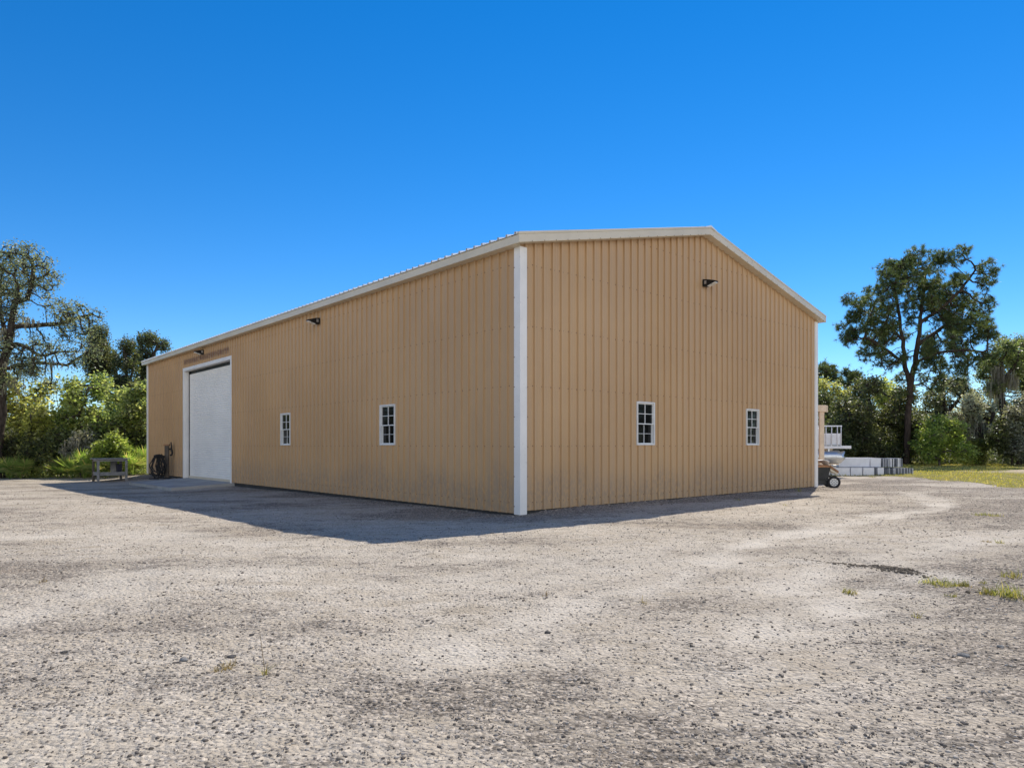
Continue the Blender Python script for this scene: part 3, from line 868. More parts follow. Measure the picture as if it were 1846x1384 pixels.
DENS = 2.3
def tree(name, label, cat, pb, d, trunks, blobs, n_attr, Rb, leaf, bark=None, group=None, step=.28, kill=.34, size=.12, per=9, sig=.16,
         mode='leaf', moss=None, moss_len=.8, depth=1.0, thr=4, r0=.011, X=None, aspect=.55, droop=.1, mossy=.0, nlen=.26):
    X0 = at(pb, d) if X is None else X
    zg = float(ground_z(np.array([X0]), np.array([d]), False)[0])
    k = d / FPX
    loc = lambda px, py: ((px - pb) * k, CAMH + (HY - py) * k - zg)
    starts = []
    for ti, tr in enumerate(trunks):
        pts = [(0, 0, -.15)] if ti == 0 else []
        yo = 0
        for j, q in enumerate(tr):
            x, z = loc(q[0], q[1]); yo = q[2] if len(q) > 2 else yo + random.uniform(-.25, .25) * (j > 0 or ti > 0) * min(1, z / 2)
            pts.append((x, yo, z))
        starts.append(pts)
    A = []; vol = np.array([b[2] ** 2 for b in blobs], float); vol /= vol.sum()
    for b, f in zip(blobs, vol):
        n = max(5, int(n_attr * f * DENS)); x, z = loc(b[0], b[1]); r = b[2] * k
        yc = b[3] if len(b) > 3 else random.uniform(-1, 1) * depth
        q = unit(RNG.normal(0, 1, (n, 3))) * r * RNG.uniform(.25, 1, (n, 1)) ** .5
        q[:, 1] *= 1.15
        A.append(q + np.array([x, yc, z]))
    A = np.concatenate(A); A[:, 2] = np.maximum(A[:, 2], .12)
    P, par = colonize(starts, A, step, kill)
    near = np.concatenate([np.linalg.norm(a_[:, None] - P[None], axis=-1).argmin(1) for a_ in np.array_split(A, max(1, len(A) // 400))])      # a twig to every attractor
    par = np.concatenate([par, near]); P = np.concatenate([P, A])
    V, F, r, tips = branch_mesh(P, par, Rb, r0)
    root = thing(name, label, cat, (X0, d, zg), 0, group)
    np_mesh('trunk', V, F, bark or M_BARK, root, smooth=True)
    ends = np.where((tips <= thr) & (np.arange(len(P)) > 0) & (r < .03))[0]
    D = unit(P[ends] - P[par[ends]])
    if mode == 'leaf':
        C = np.repeat(P[ends], per, 0) + RNG.normal(0, sig, (len(ends) * per, 3))
        V, F = leaf_mesh(C, size, aspect, droop)
    else:
        C = P[ends] - D * .05; sel = RNG.uniform(0, 1, len(C)) < .38; C = np.concatenate([C, C[sel] + RNG.normal(0, .13, (sel.sum(), 3))]); D = np.concatenate([D, unit(D[sel] + RNG.normal(0, .5, (sel.sum(), 3)))])
        V, F = needle_mesh(C, D, nlen, size, per)
    np_mesh('crown', V, F, leaf, root)
    if moss is not None:
        M = []
        for px, py, pr, n in moss:
            x, z = loc(px, py); rr = pr * k
            M.append(np.stack([RNG.normal(x, rr * .6, n), RNG.normal(0, rr * .7, n), RNG.normal(z, rr * .25, n)], -1))
        M = np.concatenate(M)
        if mossy: M = np.concatenate([M, P[ends[RNG.uniform(0, 1, len(ends)) < mossy]]])
        V, F = moss_mesh(M, moss_len)
        np_mesh('hanging_moss', V, F, M_MOSS, root)
    return root
def again(src, X, Y, label, rz=0, s=1.0, group=None, sz=None):
    c = copy_tree(src); c.location = (X, Y, float(ground_z(np.array([X]), np.array([Y]), False)[0]) - .02)
    c.rotation_euler = (0, 0, rz); c.scale = (s, s, sz or s); c['label'] = label
    if group: c['group'] = group
    return c

# ---- left side of the barn
oak = tree('live_oak', 'tall open-crowned oak with dark spreading limbs at the left edge', 'tree', -6, 31,
     [[(-4, 800), (2, 735), (8, 665), (14, 625), (26, 590), (36, 548), (38, 520)],
      [(12, 640), (40, 622, -.4), (72, 630, -.8), (96, 645, -1.0)],
      [(26, 590), (52, 583, .5), (78, 578, .9), (112, 563, 1.2), (130, 555, 1.4)],
      [(36, 548), (55, 540, -.2), (68, 518, -.4), (74, 488, -.5)],
      [(14, 625), (-10, 590, .6), (-30, 545, 1.0), (-36, 505, 1.2)],
      [(8, 665), (45, 650, .8), (85, 652, 1.4), (112, 630, 1.6)]],
     [(60, 468, 26, -.5), (25, 464, 22, -.2), (84, 488, 28, -.6), (104, 506, 18, -.5), (40, 500, 22, .1), (108, 556, 24, 1.2), (140, 562, 16, 1.3), (84, 548, 20, .7),
      (128, 586, 20, 1.0), (18, 532, 24), (28, 568, 18), (58, 606, 14), (100, 636, 22, -1), (130, 628, 20, 1.5), (60, 652, 17), (16, 684, 20), (-24, 500, 36, 1.0),
      (-36, 560, 36), (-26, 620, 34), (4, 478, 20), (94, 668, 18), (2, 570, 20), (120, 650, 16), (75, 525, 22), (50, 542, 18), (92, 580, 18), (70, 622, 18), (40, 632, 18), (112, 600, 18), (142, 598, 14), (30, 655, 20), (74, 668, 18), (142, 640, 15), (132, 574, 18), (4, 622, 18), (68, 690, 14), (-10, 660, 28), (150, 620, 11)],
     860, .20, M_LF_OAK, M_BARKD, size=.105, per=8, sig=.14, moss=[(12, 600, 22, 14), (50, 575, 16, 6), (45, 660, 20, 8), (20, 690, 20, 12), (100, 655, 16, 6)], moss_len=.4, step=.26, kill=.3, aspect=.5)
darkA = tree('slender_oak', 'dark slender oak leaning left behind the green saplings, left of the barn', 'tree', 206, 42,
     [[(203, 800), (196, 740), (186, 690), (176, 655)]],
     [(171, 638, 16.9), (178, 664, 16.9), (163, 652, 13.2), (181, 650, 14.4), (168, 672, 12.0), (187, 628, 10.8)], 285, .12, M_LF_DARK, M_BARKD, size=.12, per=10, sig=.13, depth=.5)
darkB = tree('slender_oak', 'tallest dark slender oak with a pointed top, left of the barn', 'tree', 224, 43,
     [[(219, 760), (214, 712), (205, 672), (195, 645), (188, 612)]],
     [(184, 600, 14.4), (187, 618, 16.9), (196, 640, 15.6), (206, 652, 12.0), (200, 664, 12.0), (178, 624, 12.0), (210, 690, 12.0)], 323, .14, M_LF_DARK, M_BARKD, size=.12, per=10, sig=.13, depth=.5)
darkC = tree('slender_oak', 'dark slender oak with knotted upright branches between two taller dark crowns', 'tree', 233, 41,
     [[(231, 760), (227, 700), (228, 664), (228, 640)], [(227, 700), (240, 676), (246, 655)]],
     [(228, 622, 13.2), (230, 640, 14.4), (221, 655, 12.0), (240, 660, 13.2), (225, 690, 15.6), (237, 695, 14.4), (214, 692, 12.0), (230, 715, 15.6)], 361, .14, M_LF_DARK, M_BARKD, size=.12, per=10, sig=.13, depth=.5)
darkD = tree('slender_oak', 'dark slender oak showing its twiggy top over the far end of the barn roof', 'tree', 264, 43,
     [[(262, 740), (262, 684), (266, 645)], [(262, 684), (280, 640), (286, 622)]],
     [(256, 613, 14.4), (276, 612, 13.2), (262, 638, 15.6), (257, 660, 14.4), (268, 666, 14.4), (288, 622, 12.0), (262, 692, 16.9), (250, 680, 12.0)], 380, .14, M_LF_DARK, M_BARKD, size=.12, per=10, sig=.13, depth=.6)
yelA = tree('young_oak', 'yellow-green young tree below the tall open-crowned oak', 'tree', 42, 33.5,
     [[(40, 810), (38, 760), (36, 715)], [(38, 770), (62, 735), (66, 712)]],
     [(34, 700, 20), (62, 704, 17), (22, 730, 22), (66, 730, 20), (44, 758, 24), (14, 760, 20), (76, 760, 18), (50, 790, 20)], 330, .11, M_LF_YEL, M_BARK, size=.18, per=6, sig=.17, depth=.9)
midA = tree('young_oak', 'mid green leafy tree between the tall open-crowned oak and the dark slender oaks', 'tree', 148, 33,
     [[(148, 810), (140, 750), (142, 705)], [(140, 750), (162, 715), (170, 700)]],
     [(138, 700, 17), (160, 690, 17), (172, 706, 13), (120, 735, 16), (150, 722, 16), (128, 762, 20), (160, 762, 20), (178, 745, 16), (186, 772, 17), (140, 790, 18)], 380, .12, M_LF_MID, M_BARK, size=.18, per=6, sig=.17, depth=.9)
yelB = tree('young_oak', 'yellow-green tree growing against the far left corner of the barn', 'tree', 244, 33.6,
     [[(244, 810), (240, 755), (246, 712)]],
     [(240, 722, 17), (256, 702, 15), (246, 748, 22), (226, 770, 18), (262, 775, 17), (240, 795, 18), (212, 785, 14), (268, 740, 14)], 320, .10, M_LF_MID, M_BARK, size=.18, per=6, sig=.17, depth=.8)
midB = tree('young_oak', 'bushy green tree with thin bare twigs above it beside the left yard edge', 'tree', 92, 32.4,
     [[(92, 815), (88, 775), (84, 750)], [(88, 775), (96, 740, .4), (90, 705, .5), (96, 680, .5)], [(90, 705), (92, 690), (84, 668)]],
     [(84, 752, 18), (104, 760, 16), (68, 775, 17), (92, 785, 22), (116, 785, 17), (78, 810, 18), (105, 815, 18)], 330, .09, M_LF_YEL, M_BARK, size=.18, per=6, sig=.17, depth=.7)
dk = tree('shrub', 'dark green shrub in deep shade under the trees at the far left', 'shrub', 8, 31.6, [[(8, 840), (8, 815)]],
     [(2, 790, 18), (18, 800, 18), (-12, 810, 18), (6, 825, 18), (26, 828, 16)], 260, .05, M_LF_DARK, M_BARKD, size=.12, per=9, sig=.15, depth=.5)
gy = tree('shrub', 'greyish mossy shrub between the leafy trees left of the work table', 'shrub', 146, 31.4, [[(146, 840), (144, 815)]],
     [(140, 795, 12), (154, 790, 11), (132, 815, 12), (150, 815, 13), (128, 832, 11)], 200, .04, M_LF_GREY, M_BARK, size=.10, per=8, sig=.14, depth=.4, moss=[(146, 795, 14, 30), (126, 812, 10, 24)], moss_len=.5)
br = tree('shrub', 'bright green leafy shrub directly behind the work table', 'shrub', 198, 30.8, [[(198, 845), (196, 825)]],
     [(182, 818, 11), (196, 808, 11), (208, 800, 10), (216, 812, 9), (192, 826, 12), (208, 826, 11), (174, 830, 9), (222, 832, 9), (212, 789, 5), (190, 796, 5), (226, 806, 5), (178, 806, 5), (202, 792, 4), (168, 820, 5)], 230, .035, M_LF_BRT, M_BARK, size=.17, per=8, sig=.14, depth=.35, step=.2, kill=.24, aspect=.5)
again(midA, at(206, 38), 38.5, 'green leafy tree behind the bright shrub, under the dark slender oaks', 2.3, .98)
dk2 = again(dk, at(110, 32), 32.0, 'dark leafy shrub at the yard edge below the twiggy green tree', 1.2, 1.0)
dk3 = again(dk, at(60, 32), 31.9, 'dark leafy shrub at the yard edge below the yellow-green young tree', 2.7, .95)
dk4 = again(dk, at(238, 33.5), 33.4, 'dark shrub between the work table and the barn corner', 4.1, 1.0)
dk5 = again(dk, at(205, 33.5), 33.0, 'dark shrub right behind the bright shrub at the work table', 5.2, 1.15)

def palmetto(label, px, d, n=13, s=1.0, rs=0):
    rg = np.random.default_rng(100 + rs); V, F = [], []; o = 0
    for k in range(n):
        az = rg.uniform(0, 2 * PI); el = rg.uniform(.35, 1.35); ln = rg.uniform(.45, .8) * s
        dr = np.array([math.cos(az) * math.cos(el), math.sin(az) * math.cos(el), math.sin(el)])
        sd = np.array([-math.sin(az), math.cos(az), 0]); nm = np.cross(dr, sd)
        c = dr * ln; w = .010
        V += [-sd * w, sd * w, c + sd * w * .6, c - sd * w * .6]; F.append((o, o + 1, o + 2, o + 3)); o += 4
        m = 17; fr = rg.uniform(.38, .55) * s
        for j in range(m):
            a = (j / (m - 1) - .5) * 3.7 + rg.normal(0, .03)
            b = dr * math.cos(a) + sd * math.sin(a) + nm * (.18 * abs(math.sin(a)) + .06)
            t = c + b * fr * (1 - .15 * abs(a) / 1.85); t[2] -= .06 * fr
            p = np.cross(b, nm) * .017 * s
            md = c + b * fr * .45
            V += [c, md + p, t, md - p]; F.append((o, o + 1, o + 2, o + 3)); o += 4
    X0 = at(px, d)
    t = np_mesh('palmetto', np.array(V), np.array(F), M_PALM, loc=(X0, d, float(ground_z(np.array([X0]), np.array([d]), False)[0])))
    return tag(t, label, 'palmetto', 'palmettos along the edge of the wood')
palmetto('fan-leaved palmetto left of the work table', 152, 30.4, 18, 1.25, 1)
palmetto('small palmetto just behind the left legs of the work table', 168, 30.9, 12, 1.0, 2)
palmetto('palmetto seen under the top of the work table', 190, 30.3, 12, .9, 3)
palmetto('palmetto between the work table and the barn corner, nearer the table', 240, 30.9, 15, 1.1, 4)
palmetto('palmetto growing at the far left corner of the barn', 257, 32.2, 18, 1.3, 5)
palmetto('palmetto at the left edge of the picture below the tall oak', 18, 30.4, 14, 1.1, 6)
palmetto('bright palmetto in front of the yellow-green young tree', 38, 30.6, 14, 1.1, 7)
palmetto('low palmetto in the dark undergrowth below the twiggy green tree', 104, 30.8, 10, .9, 8)
palmetto('low palmetto left of the largest palmetto by the work table', 130, 30.6, 14, 1.1, 9)

def undergrowth(name, label, x0, x1, yf, h, n, mat_, ls):
    X = RNG.uniform(x0, x1, n); Y = yf(X) + RNG.uniform(0, 1, n) ** 1.5 * 2.6 + fbm(X * .8, X * 0, 71, 2) * .6
    top = h * (.55 + .9 * np.abs(fbm(X * .9, Y * .9, 73, 3))) * sstep(Y - yf(X), -.4, .8)
    Z = ground_z(X, Y, False) + top * RNG.uniform(0, 1, n)
    V, F = leaf_mesh(np.stack([X, Y, Z], -1), ls, .5, .0)
    tag(np_mesh(name, V, F, mat_), label, 'undergrowth', kind='stuff')
undergrowth('undergrowth', 'low dark undergrowth along the foot of the wood left of the barn', -34, -14.6, lambda X: 31.2 - .1 * (X + 18), 1.15, 15000, M_LF_MID, .13)
# ---- right side
PCL = []
while len(PCL) < 84:                        # small needle clumps through the whole rounded crown
    a_, b_ = random.uniform(-1, 1), random.uniform(-1, 1); q_ = math.hypot(a_, b_)
    if q_ > 1 or random.random() > .35 + .65 * q_: continue
    px_, py_ = 1660 + a_ * 122, 572 + b_ * 110 + 16 * a_ * a_
    yd = math.sqrt(max(0, 1 - q_ * q_)) * 3.4
    PCL.append((px_, py_, random.uniform(9, 14), random.uniform(-yd, yd)))
pine = tree('tall_pine', 'tall two-stemmed pine with a broad rounded crown right of the barn', 'tree', 1634, 40,
     [[(1635, 800, 0), (1638, 740, 0), (1641, 696, 0), (1654, 622), (1663, 560), (1668, 520), (1672, 485)],
      [(1643, 696), (1632, 650), (1634, 612, .3), (1627, 560, .4), (1618, 520, .3), (1626, 480, .2)],
      [(1632, 652), (1610, 645, -.3), (1588, 633, -.6), (1560, 618, -.8), (1545, 612, -.9)],
      [(1630, 655), (1600, 655, -.7), (1585, 664, -1.), (1572, 680, -1.2)],
      [(1656, 622), (1690, 600, .4), (1715, 585, .8), (1745, 570, 1.1), (1765, 572, 1.2)],
      [(1652, 650), (1680, 638, -.5), (1715, 635, -1.), (1745, 640, -1.3)],
      [(1660, 585), (1685, 558, -.7), (1708, 532, -1.2), (1724, 505, -1.4)],
      [(1634, 612), (1612, 585, .6), (1590, 565, 1.), (1562, 545, 1.2)],
      [(1643, 696), (1670, 690, .5), (1690, 700, .7), (1705, 718, .8)]],
     [(1627, 474, 19), (1612, 480, 15), (1592, 490, 19), (1574, 510, 17), (1558, 530, 16), (1546, 552, 13), (1550, 568, 13), (1575, 555, 18), (1598, 525, 20),
      (1672, 470, 22), (1692, 476, 20), (1712, 488, 19), (1732, 505, 20), (1752, 520, 15, -1.3), (1768, 540, 16, 1.0), (1780, 566, 16, 1.1), (1788, 578, 9, 1.2), (1660, 500, 16), (1690, 515, 20), (1715, 530, 20),
      (1536, 604, 15), (1525, 618, 10), (1552, 590, 10), (1580, 612, 12), (1600, 598, 17), (1612, 610, 14), (1558, 640, 11), (1600, 640, 10),
      (1690, 570, 22), (1720, 565, 20), (1745, 550, 17), (1735, 590, 22), (1760, 600, 16), (1710, 605, 19), (1740, 622, 20), (1765, 640, 14), (1680, 625, 15), (1720, 650, 18), (1690, 660, 14), (1750, 665, 12),
      (1640, 545, 10), (1645, 520, 12), (1610, 560, 12), (1668, 700, 9), (1622, 710, 8), (1645, 670, 8), (1640, 492, 14), (1650, 532, 15), (1702, 548, 16), (1620, 508, 16), (1606, 548, 17), (1586, 585, 15), (1566, 600, 13), (1640, 582, 9), (1672, 548, 15), (1730, 545, 16), (1702, 592, 17), (1702, 640, 15), (1728, 680, 11), (1645, 470, 14), (1560, 575, 13), (1540, 580, 11), (1757, 560, 15), (1755, 628, 14)] + PCL,
     2300, .175, M_NEEDLE, M_BARKP, size=.020, per=21, mode='needle', step=.32, kill=.36, depth=2.2, thr=2, r0=.010, nlen=.245)
oakR = tree('bushy_oak', 'big dark bushy oak left of the tall pine, behind the white panel stacks', 'tree', 1578, 42,
     [[(1578, 800), (1572, 760), (1566, 720)], [(1572, 770), (1600, 735), (1612, 715)], [(1575, 780), (1540, 750), (1525, 735)]],
     [(1578, 698, 19), (1548, 702, 18), (1606, 718, 20), (1562, 735, 26), (1600, 750, 26), (1530, 750, 24), (1502, 768, 20), (1566, 780, 26), (1608, 790, 22), (1530, 795, 22), (1628, 765, 15), (1555, 818, 18), (1592, 820, 18), (1510, 735, 16)],
     900, .26, M_LF_DARK, M_BARKD, size=.15, per=9, sig=.18, depth=1.6)
oakR2 = again(oakR, at(1512, 45), 45.5, 'dark bushy oak half hidden by the right end of the barn', 2.2, .88)
yr = tree('yellowing_oak', 'yellowish tree showing between the barn end and the dark bushy oak', 'tree', 1500, 47,
     [[(1500, 800), (1500, 750), (1502, 715)]],
     [(1486, 694, 12), (1506, 704, 12), (1478, 718, 15), (1498, 725, 15), (1518, 716, 12), (1490, 750, 17), (1512, 755, 15)], 300, .14, M_LF_YEL, M_BARK, size=.17, per=8, sig=.2, depth=.9)
yr2 = again(yr, at(1610, 48), 48, 'yellowish treetop between the dark bushy oak and the tall pine', 1.1, 1.02)
dp = tree('far_pine', 'distant pine crown above the trees at the right end of the barn', 'tree', 1490, 58,
     [[(1490, 800), (1490, 720), (1490, 670)]],
     [(1478, 670, 12), (1500, 668, 11), (1490, 660, 9), (1512, 688, 9), (1474, 685, 9), (1494, 682, 10)], 150, .2, M_NEEDLE, M_BARKP, size=.03, per=14, mode='needle', depth=.8, thr=2, nlen=.34)
again(dp, at(1535, 52), 52, 'small far pine behind the top of the dark bushy oak', .8, .86)
again(dp, at(1700, 55), 55, 'far pine seen through the gap right of the pine trunk', 2.6, .84)
mr = tree('mixed_oak', 'green tree filling the space behind the tall pine trunk on its right', 'tree', 1706, 46,
     [[(1706, 800), (1702, 750), (1700, 715)], [(1702, 750), (1730, 715), (1744, 695)]],
     [(1684, 722, 18), (1712, 728, 18), (1668, 750, 18), (1724, 700, 16), (1744, 690, 16), (1752, 720, 17), (1700, 760, 20), (1735, 755, 16), (1680, 785, 18), (1715, 790, 18), (1650, 770, 14), (1760, 760, 15)],
     560, .18, M_LF_OAK, M_BARKD, size=.15, per=9, sig=.18, depth=1.2)
ms = tree('mossy_oak', 'grey-leaved oak with a thick dark trunk and hanging moss on the lawn edge', 'tree', 1768, 40,
     [[(1768, 800), (1764, 770), (1762, 738)], [(1766, 785), (1782, 765), (1792, 745)]],
     [(1738, 734, 16), (1758, 722, 15), (1770, 742, 16), (1728, 752, 12), (1750, 756, 13), (1746, 775, 10), (1786, 738, 13), (1778, 760, 10)],
     330, .22, M_LF_GREY, M_BARKD, size=.12, per=9, sig=.15, depth=1.0, moss=[(1752, 752, 15, 30), (1742, 775, 9, 18), (1770, 765, 12, 16), (1758, 790, 9, 12), (1780, 770, 9, 10)], moss_len=.8)
mt = tree('mossy_oak', 'tall moss-draped tree with a yellow-green top at the right edge', 'tree', 1808, 42,
     [[(1808, 800), (1806, 740), (1803, 690), (1802, 650)], [(1803, 690), (1822, 665), (1830, 645)]],
     [(1798, 644, 14), (1812, 628, 14), (1790, 656, 11), (1822, 648, 12), (1806, 668, 10), (1782, 674, 11), (1836, 670, 13), (1818, 690, 12), (1794, 698, 10), (1776, 655, 8), (1840, 645, 10)], 330, .17, M_LF_GRN, M_BARKD, size=.14, per=8, sig=.17, depth=.7,
     moss=[(1798, 664, 10, 20), (1812, 676, 14, 26), (1826, 680, 10, 14), (1788, 690, 8, 10), (1806, 705, 8, 12)], moss_len=1.1)
gr = tree('mossy_oak', 'grey-green bushy tree at the right edge in front of the moss-draped tree', 'tree', 1838, 38.5,
     [[(1838, 800), (1834, 765), (1838, 740)]],
     [(1818, 745, 13), (1840, 760, 18), (1848, 722, 16), (1828, 788, 18), (1856, 796, 20), (1816, 805, 13), (1846, 820, 18), (1868, 750, 18), (1812, 770, 10)],
     420, .14, M_LF_GREY, M_BARKD, size=.12, per=9, sig=.16, depth=.9, moss=[(1842, 735, 15, 30)], moss_len=.6)
lg = tree('leafy_oak', 'light green tall tree rising behind the moss-draped tree at the right edge', 'tree', 1850, 53,
     [[(1850, 780), (1845, 700), (1838, 655)], [(1845, 700), (1866, 660), (1870, 640)]],
     [(1812, 618, 13), (1832, 624, 15), (1852, 630, 20), (1842, 660, 19), (1866, 662, 20), (1820, 650, 13), (1878, 620, 18), (1850, 690, 20), (1880, 690, 18), (1830, 690, 14), (1790, 658, 13), (1780, 690, 13), (1800, 704, 15), (1768, 706, 11), (1815, 735, 16), (1785, 735, 13)],
     800, .22, M_LF_GRN, M_BARK, size=.16, per=9, sig=.18, depth=1.2)
bb = tree('leafy_bush', 'bright yellow-green bush at the lawn edge right of the pine trunk', 'shrub', 1694, 38.5,
     [[(1694, 815), (1692, 790)]],
     [(1690, 778, 15), (1710, 770, 13), (1672, 790, 15), (1700, 798, 16), (1726, 786, 11), (1660, 812, 14), (1690, 818, 16), (1718, 815, 14), (1738, 812, 9), (1704, 756, 6), (1682, 766, 6), (1722, 772, 7), (1664, 782, 6), (1734, 796, 6), (1656, 800, 6), (1696, 763, 5), (1744, 822, 6)],
     480, .07, M_LF_BRT, M_BARK, size=.16, per=7, sig=.16, depth=.7)
again(bb, at(1590, 42), 41.2, 'low green bush under the dark bushy oak, above the panel stacks', 2.0, .62, sz=.5)
again(bb, at(1752, 40), 39.6, 'green bush between the yellow-green bush and the mossy trunk', 3.7, .55)
again(dk, at(1815, 39), 38.6, 'dark low shrub at the foot of the grey-green bushy tree', .6, 1.3)
again(dk, at(1552, 41.5), 41.3, 'dark low shrub left of the low green bush above the panel stacks', 1.9, 1.2)
again(dk, at(1650, 41), 41.5, 'dark low shrub right of the foot of the tall pine', 3.0, 1.35)
again(dk, at(1512, 41.5), 41.0, 'dark low shrub behind the boat at the barn end', 3.9, 1.3)
undergrowth('undergrowth', 'low dark undergrowth at the back of the lawn right of the barn', 16, 38, lambda X: 41.6 - .12 * (X - 18), 1.3, 15000, M_LF_DARK, .15)
# the rest of the wood edge, beyond the sides of the picture
ex = 'trees of the wood edge beyond the picture sides'
for k, (src, X, Y, s) in enumerate([(midA, -27.5, 30, 1.2), (yelA, -31, 27, 1.1), (darkB, -30, 32, 1.15), (oakR, -33, 22, 1.0), (midB, -32, 17, 1.1), (oak, -36, 28, .95), (oakR, -35, 12, .9),
                                    (oakR, 38, 34, 1.0), (mr, 36, 41, 1.1), (gr, 40, 27, 1.2), (oakR, 42, 20, 1.05), (mr, 41, 13, 1.0), (lg, 44, 36, 1.0)]):
    again(src, X, Y, 'tree of the wood edge outside the left and right sides of the view', k * 1.3, s, ex)

# far wood seen as one mass through the gaps
def far_wood(name, label, x0, x1, y0, y1, h, n, mat_, ls):
    X = RNG.uniform(x0, x1, n); Y = RNG.uniform(y0, y1, n)
    top = h * (.75 + .5 * fbm(X * .35, Y * .35, 7, 3))
    Z = top * RNG.uniform(0, 1, n) ** .8
    X += RNG.normal(0, .2, n)
    V, F = leaf_mesh(np.stack([X, Y, Z], -1), ls, .6, .1)
    tag(np_mesh(name, V, F, mat_), label, 'wood', kind='stuff')
far_wood('far_wood', 'dense low wood far behind the trees left of the barn', -50, -10, 46, 52, 3.9, 15000, M_LF_DARK, .26)
far_wood('far_wood', 'dense wood far behind the pine right of the barn', 14, 48, 50, 56, 5.0, 17000, M_LF_DARK, .30)

far_wood('far_wood', 'wood edge left of the yard, outside the view', -40, -34, 2, 34, 8.0, 16000, M_LF_DARK, .34)
far_wood('far_wood', 'wood edge right of the lawn, outside the view', 42, 48, 6, 44, 8.0, 16000, M_LF_DARK, .34)

# ================================================================== THINGS LEFT OF THE DOOR
def ground_at(X, Y): return gz(X, Y)
# weathered work table
flx, fly = at(177, 27.6), 27.6
X, Y = flx + UR[0] * .5 + UL[0] * .45, fly + UR[1] * .5 + UL[1] * .45
tb = thing('work_table', 'weathered grey wooden work table standing at the left of the barn', 'table', (X, Y, gz(X, Y) - .01), AZ)
hw, hd, topz = .5, .45, .95
mb = MB()
for k in range(6):
    y0 = -.55 + k * .183
    mb.box(-hw - .10, hw + .12, y0, y0 + .176, topz - .04, topz)
mb.build('table_top', M_WOODG, tb, bevel=.004)
MB().box(-hw, hw, -hd - .02, -hd + .018, topz - .12, topz - .041).box(-hw, hw, hd - .018, hd + .02, topz - .12, topz - .041).box(-hw - .02, -hw + .018, -hd + .02, hd - .02, topz - .12, topz - .041).build('apron', M_WOODG, tb)
for x, y, m in ((-hw, -hd, M_WOODG), (-hw, hd, M_WOODD), (hw, -hd, M_WOODG), (hw, hd, M_WOODG)):
    o = MB().box(x - .041, x + .041, y - .041, y + .041, -.06, topz - .041).build('leg', m, tb, bevel=.004)
    if m is M_WOODD: o['label'] = 'dark rear leg'  # this rear leg uses the darker wood colour
mb = MB()
for k in range(4): mb.box(-hw - .02, hw + .02, -.40 + k * .205, -.205 + k * .205, .33, .36)
mb.box(-hw + .05, hw - .05, -hd - .015, -hd + .02, .26, .40); mb.box(-hw - .015, -hw + .02, -hd + .05, hd - .05, .26, .40)
mb.build('shelf', M_WOODG, tb)
MB().box(.10, .34, hd - .09, hd - .06, .361, topz - .13).build('back_board', M_WOODG, tb)
bx_ = thing('storage_tub', 'navy blue plastic tub standing on the shelf of the work table', 'tub', (X, Y, gz(X, Y) - .01), AZ)
mb = MB(); mb.add([(.30, .05, .3605), (.43, .05, .3605), (.43, .30, .3605), (.30, .30, .3605), (.28, .03, .68), (.45, .03, .68), (.45, .32, .68), (.28, .32, .68)], [(0, 3, 2, 1), (0, 1, 5, 4), (1, 2, 6, 5), (2, 3, 7, 6), (3, 0, 4, 7)])
mb.build('tub_body', M_NAVY, bx_); MB().box(.27, .46, .02, .33, .6805, .70).build('rim', M_NAVY, bx_, bevel=.004)

# hose post with hoses, against the long wall left of the door
hx, hy = bw(-.36, 20.45); hz = gz(hx, hy)
hp = thing('hose_post', 'grey wooden hose post with a black nozzle holder left of the roller door', 'post', (hx, hy, hz), R(10))
MB().box(-.0, .15, -.05, .05, -.1, 1.30).build('post', M_WOODD, hp, bevel=.006)
MB().box(-.03, .18, -.075, .075, 1.3005, 1.36).build('cap', M_BROWN, hp, bevel=.006)
mb = MB(); mb.tube([(.151, 0, 1.16), (.22, -.02, 1.17), (.27, -.03, 1.12), (.28, -.03, 1.0), (.25, -.03, .92), (.20, -.02, .93)], .035, 8)
mb.tube([(.24, -.03, 1.08), (.25, -.03, 1.25), (.235, -.03, 1.44)], [.03, .028, .018], 8)
mb.build('nozzle_holder', M_BLACK, hp, smooth=True)
MB().box(-.20, -.001, -.10, .06, .80, .92).box(-.38, -.15, -.12, .05, .86, .93).build('hose_bracket', M_BLACK, hp, bevel=.01)
hc = thing('hose_coil', 'black hose hanging in loose loops from the bracket of the hose post', 'hose', (hx, hy, hz), R(10))
mb = MB(); rr = random.Random(5)
for k in range(13):
    cx_, topz_ = -.16 + rr.uniform(-.14, .1), .94 + rr.uniform(-.03, .03)
    wd = rr.uniform(.05, .20) if k < 11 else rr.uniform(.27, .33); dp_ = topz_ - rr.uniform(.02, .30)
    yy = -.13 - k * .012; sh = rr.uniform(-.07, .09)
    pts = []
    for j in range(18):
        a = 2 * PI * j / 18
        s = math.sin(a); c = math.cos(a)
        wz = wd * (.55 + .45 * (0.5 - .5 * c)) if c > 0 else wd
        pts.append((cx_ + s * wz + sh * (1 - c) * .5, yy + .02 * math.sin(2 * a + k), topz_ - dp_ * (1 - c) / 2))
    mb.tube(pts, .019, 6, closed=True)
mb.tube([(-.05, -.2, .05), (.05, -.3, .02), (.25, -.32, .02), (.3, -.2, .03), (.05, -.12, .04), (-.3, -.2, .03), (-.5, -.25, .02), (-.42, -.4, .02), (-.1, -.38, .02)], .02, 6)
mb.build('hose_loops', M_RUBBER, hc, smooth=True)

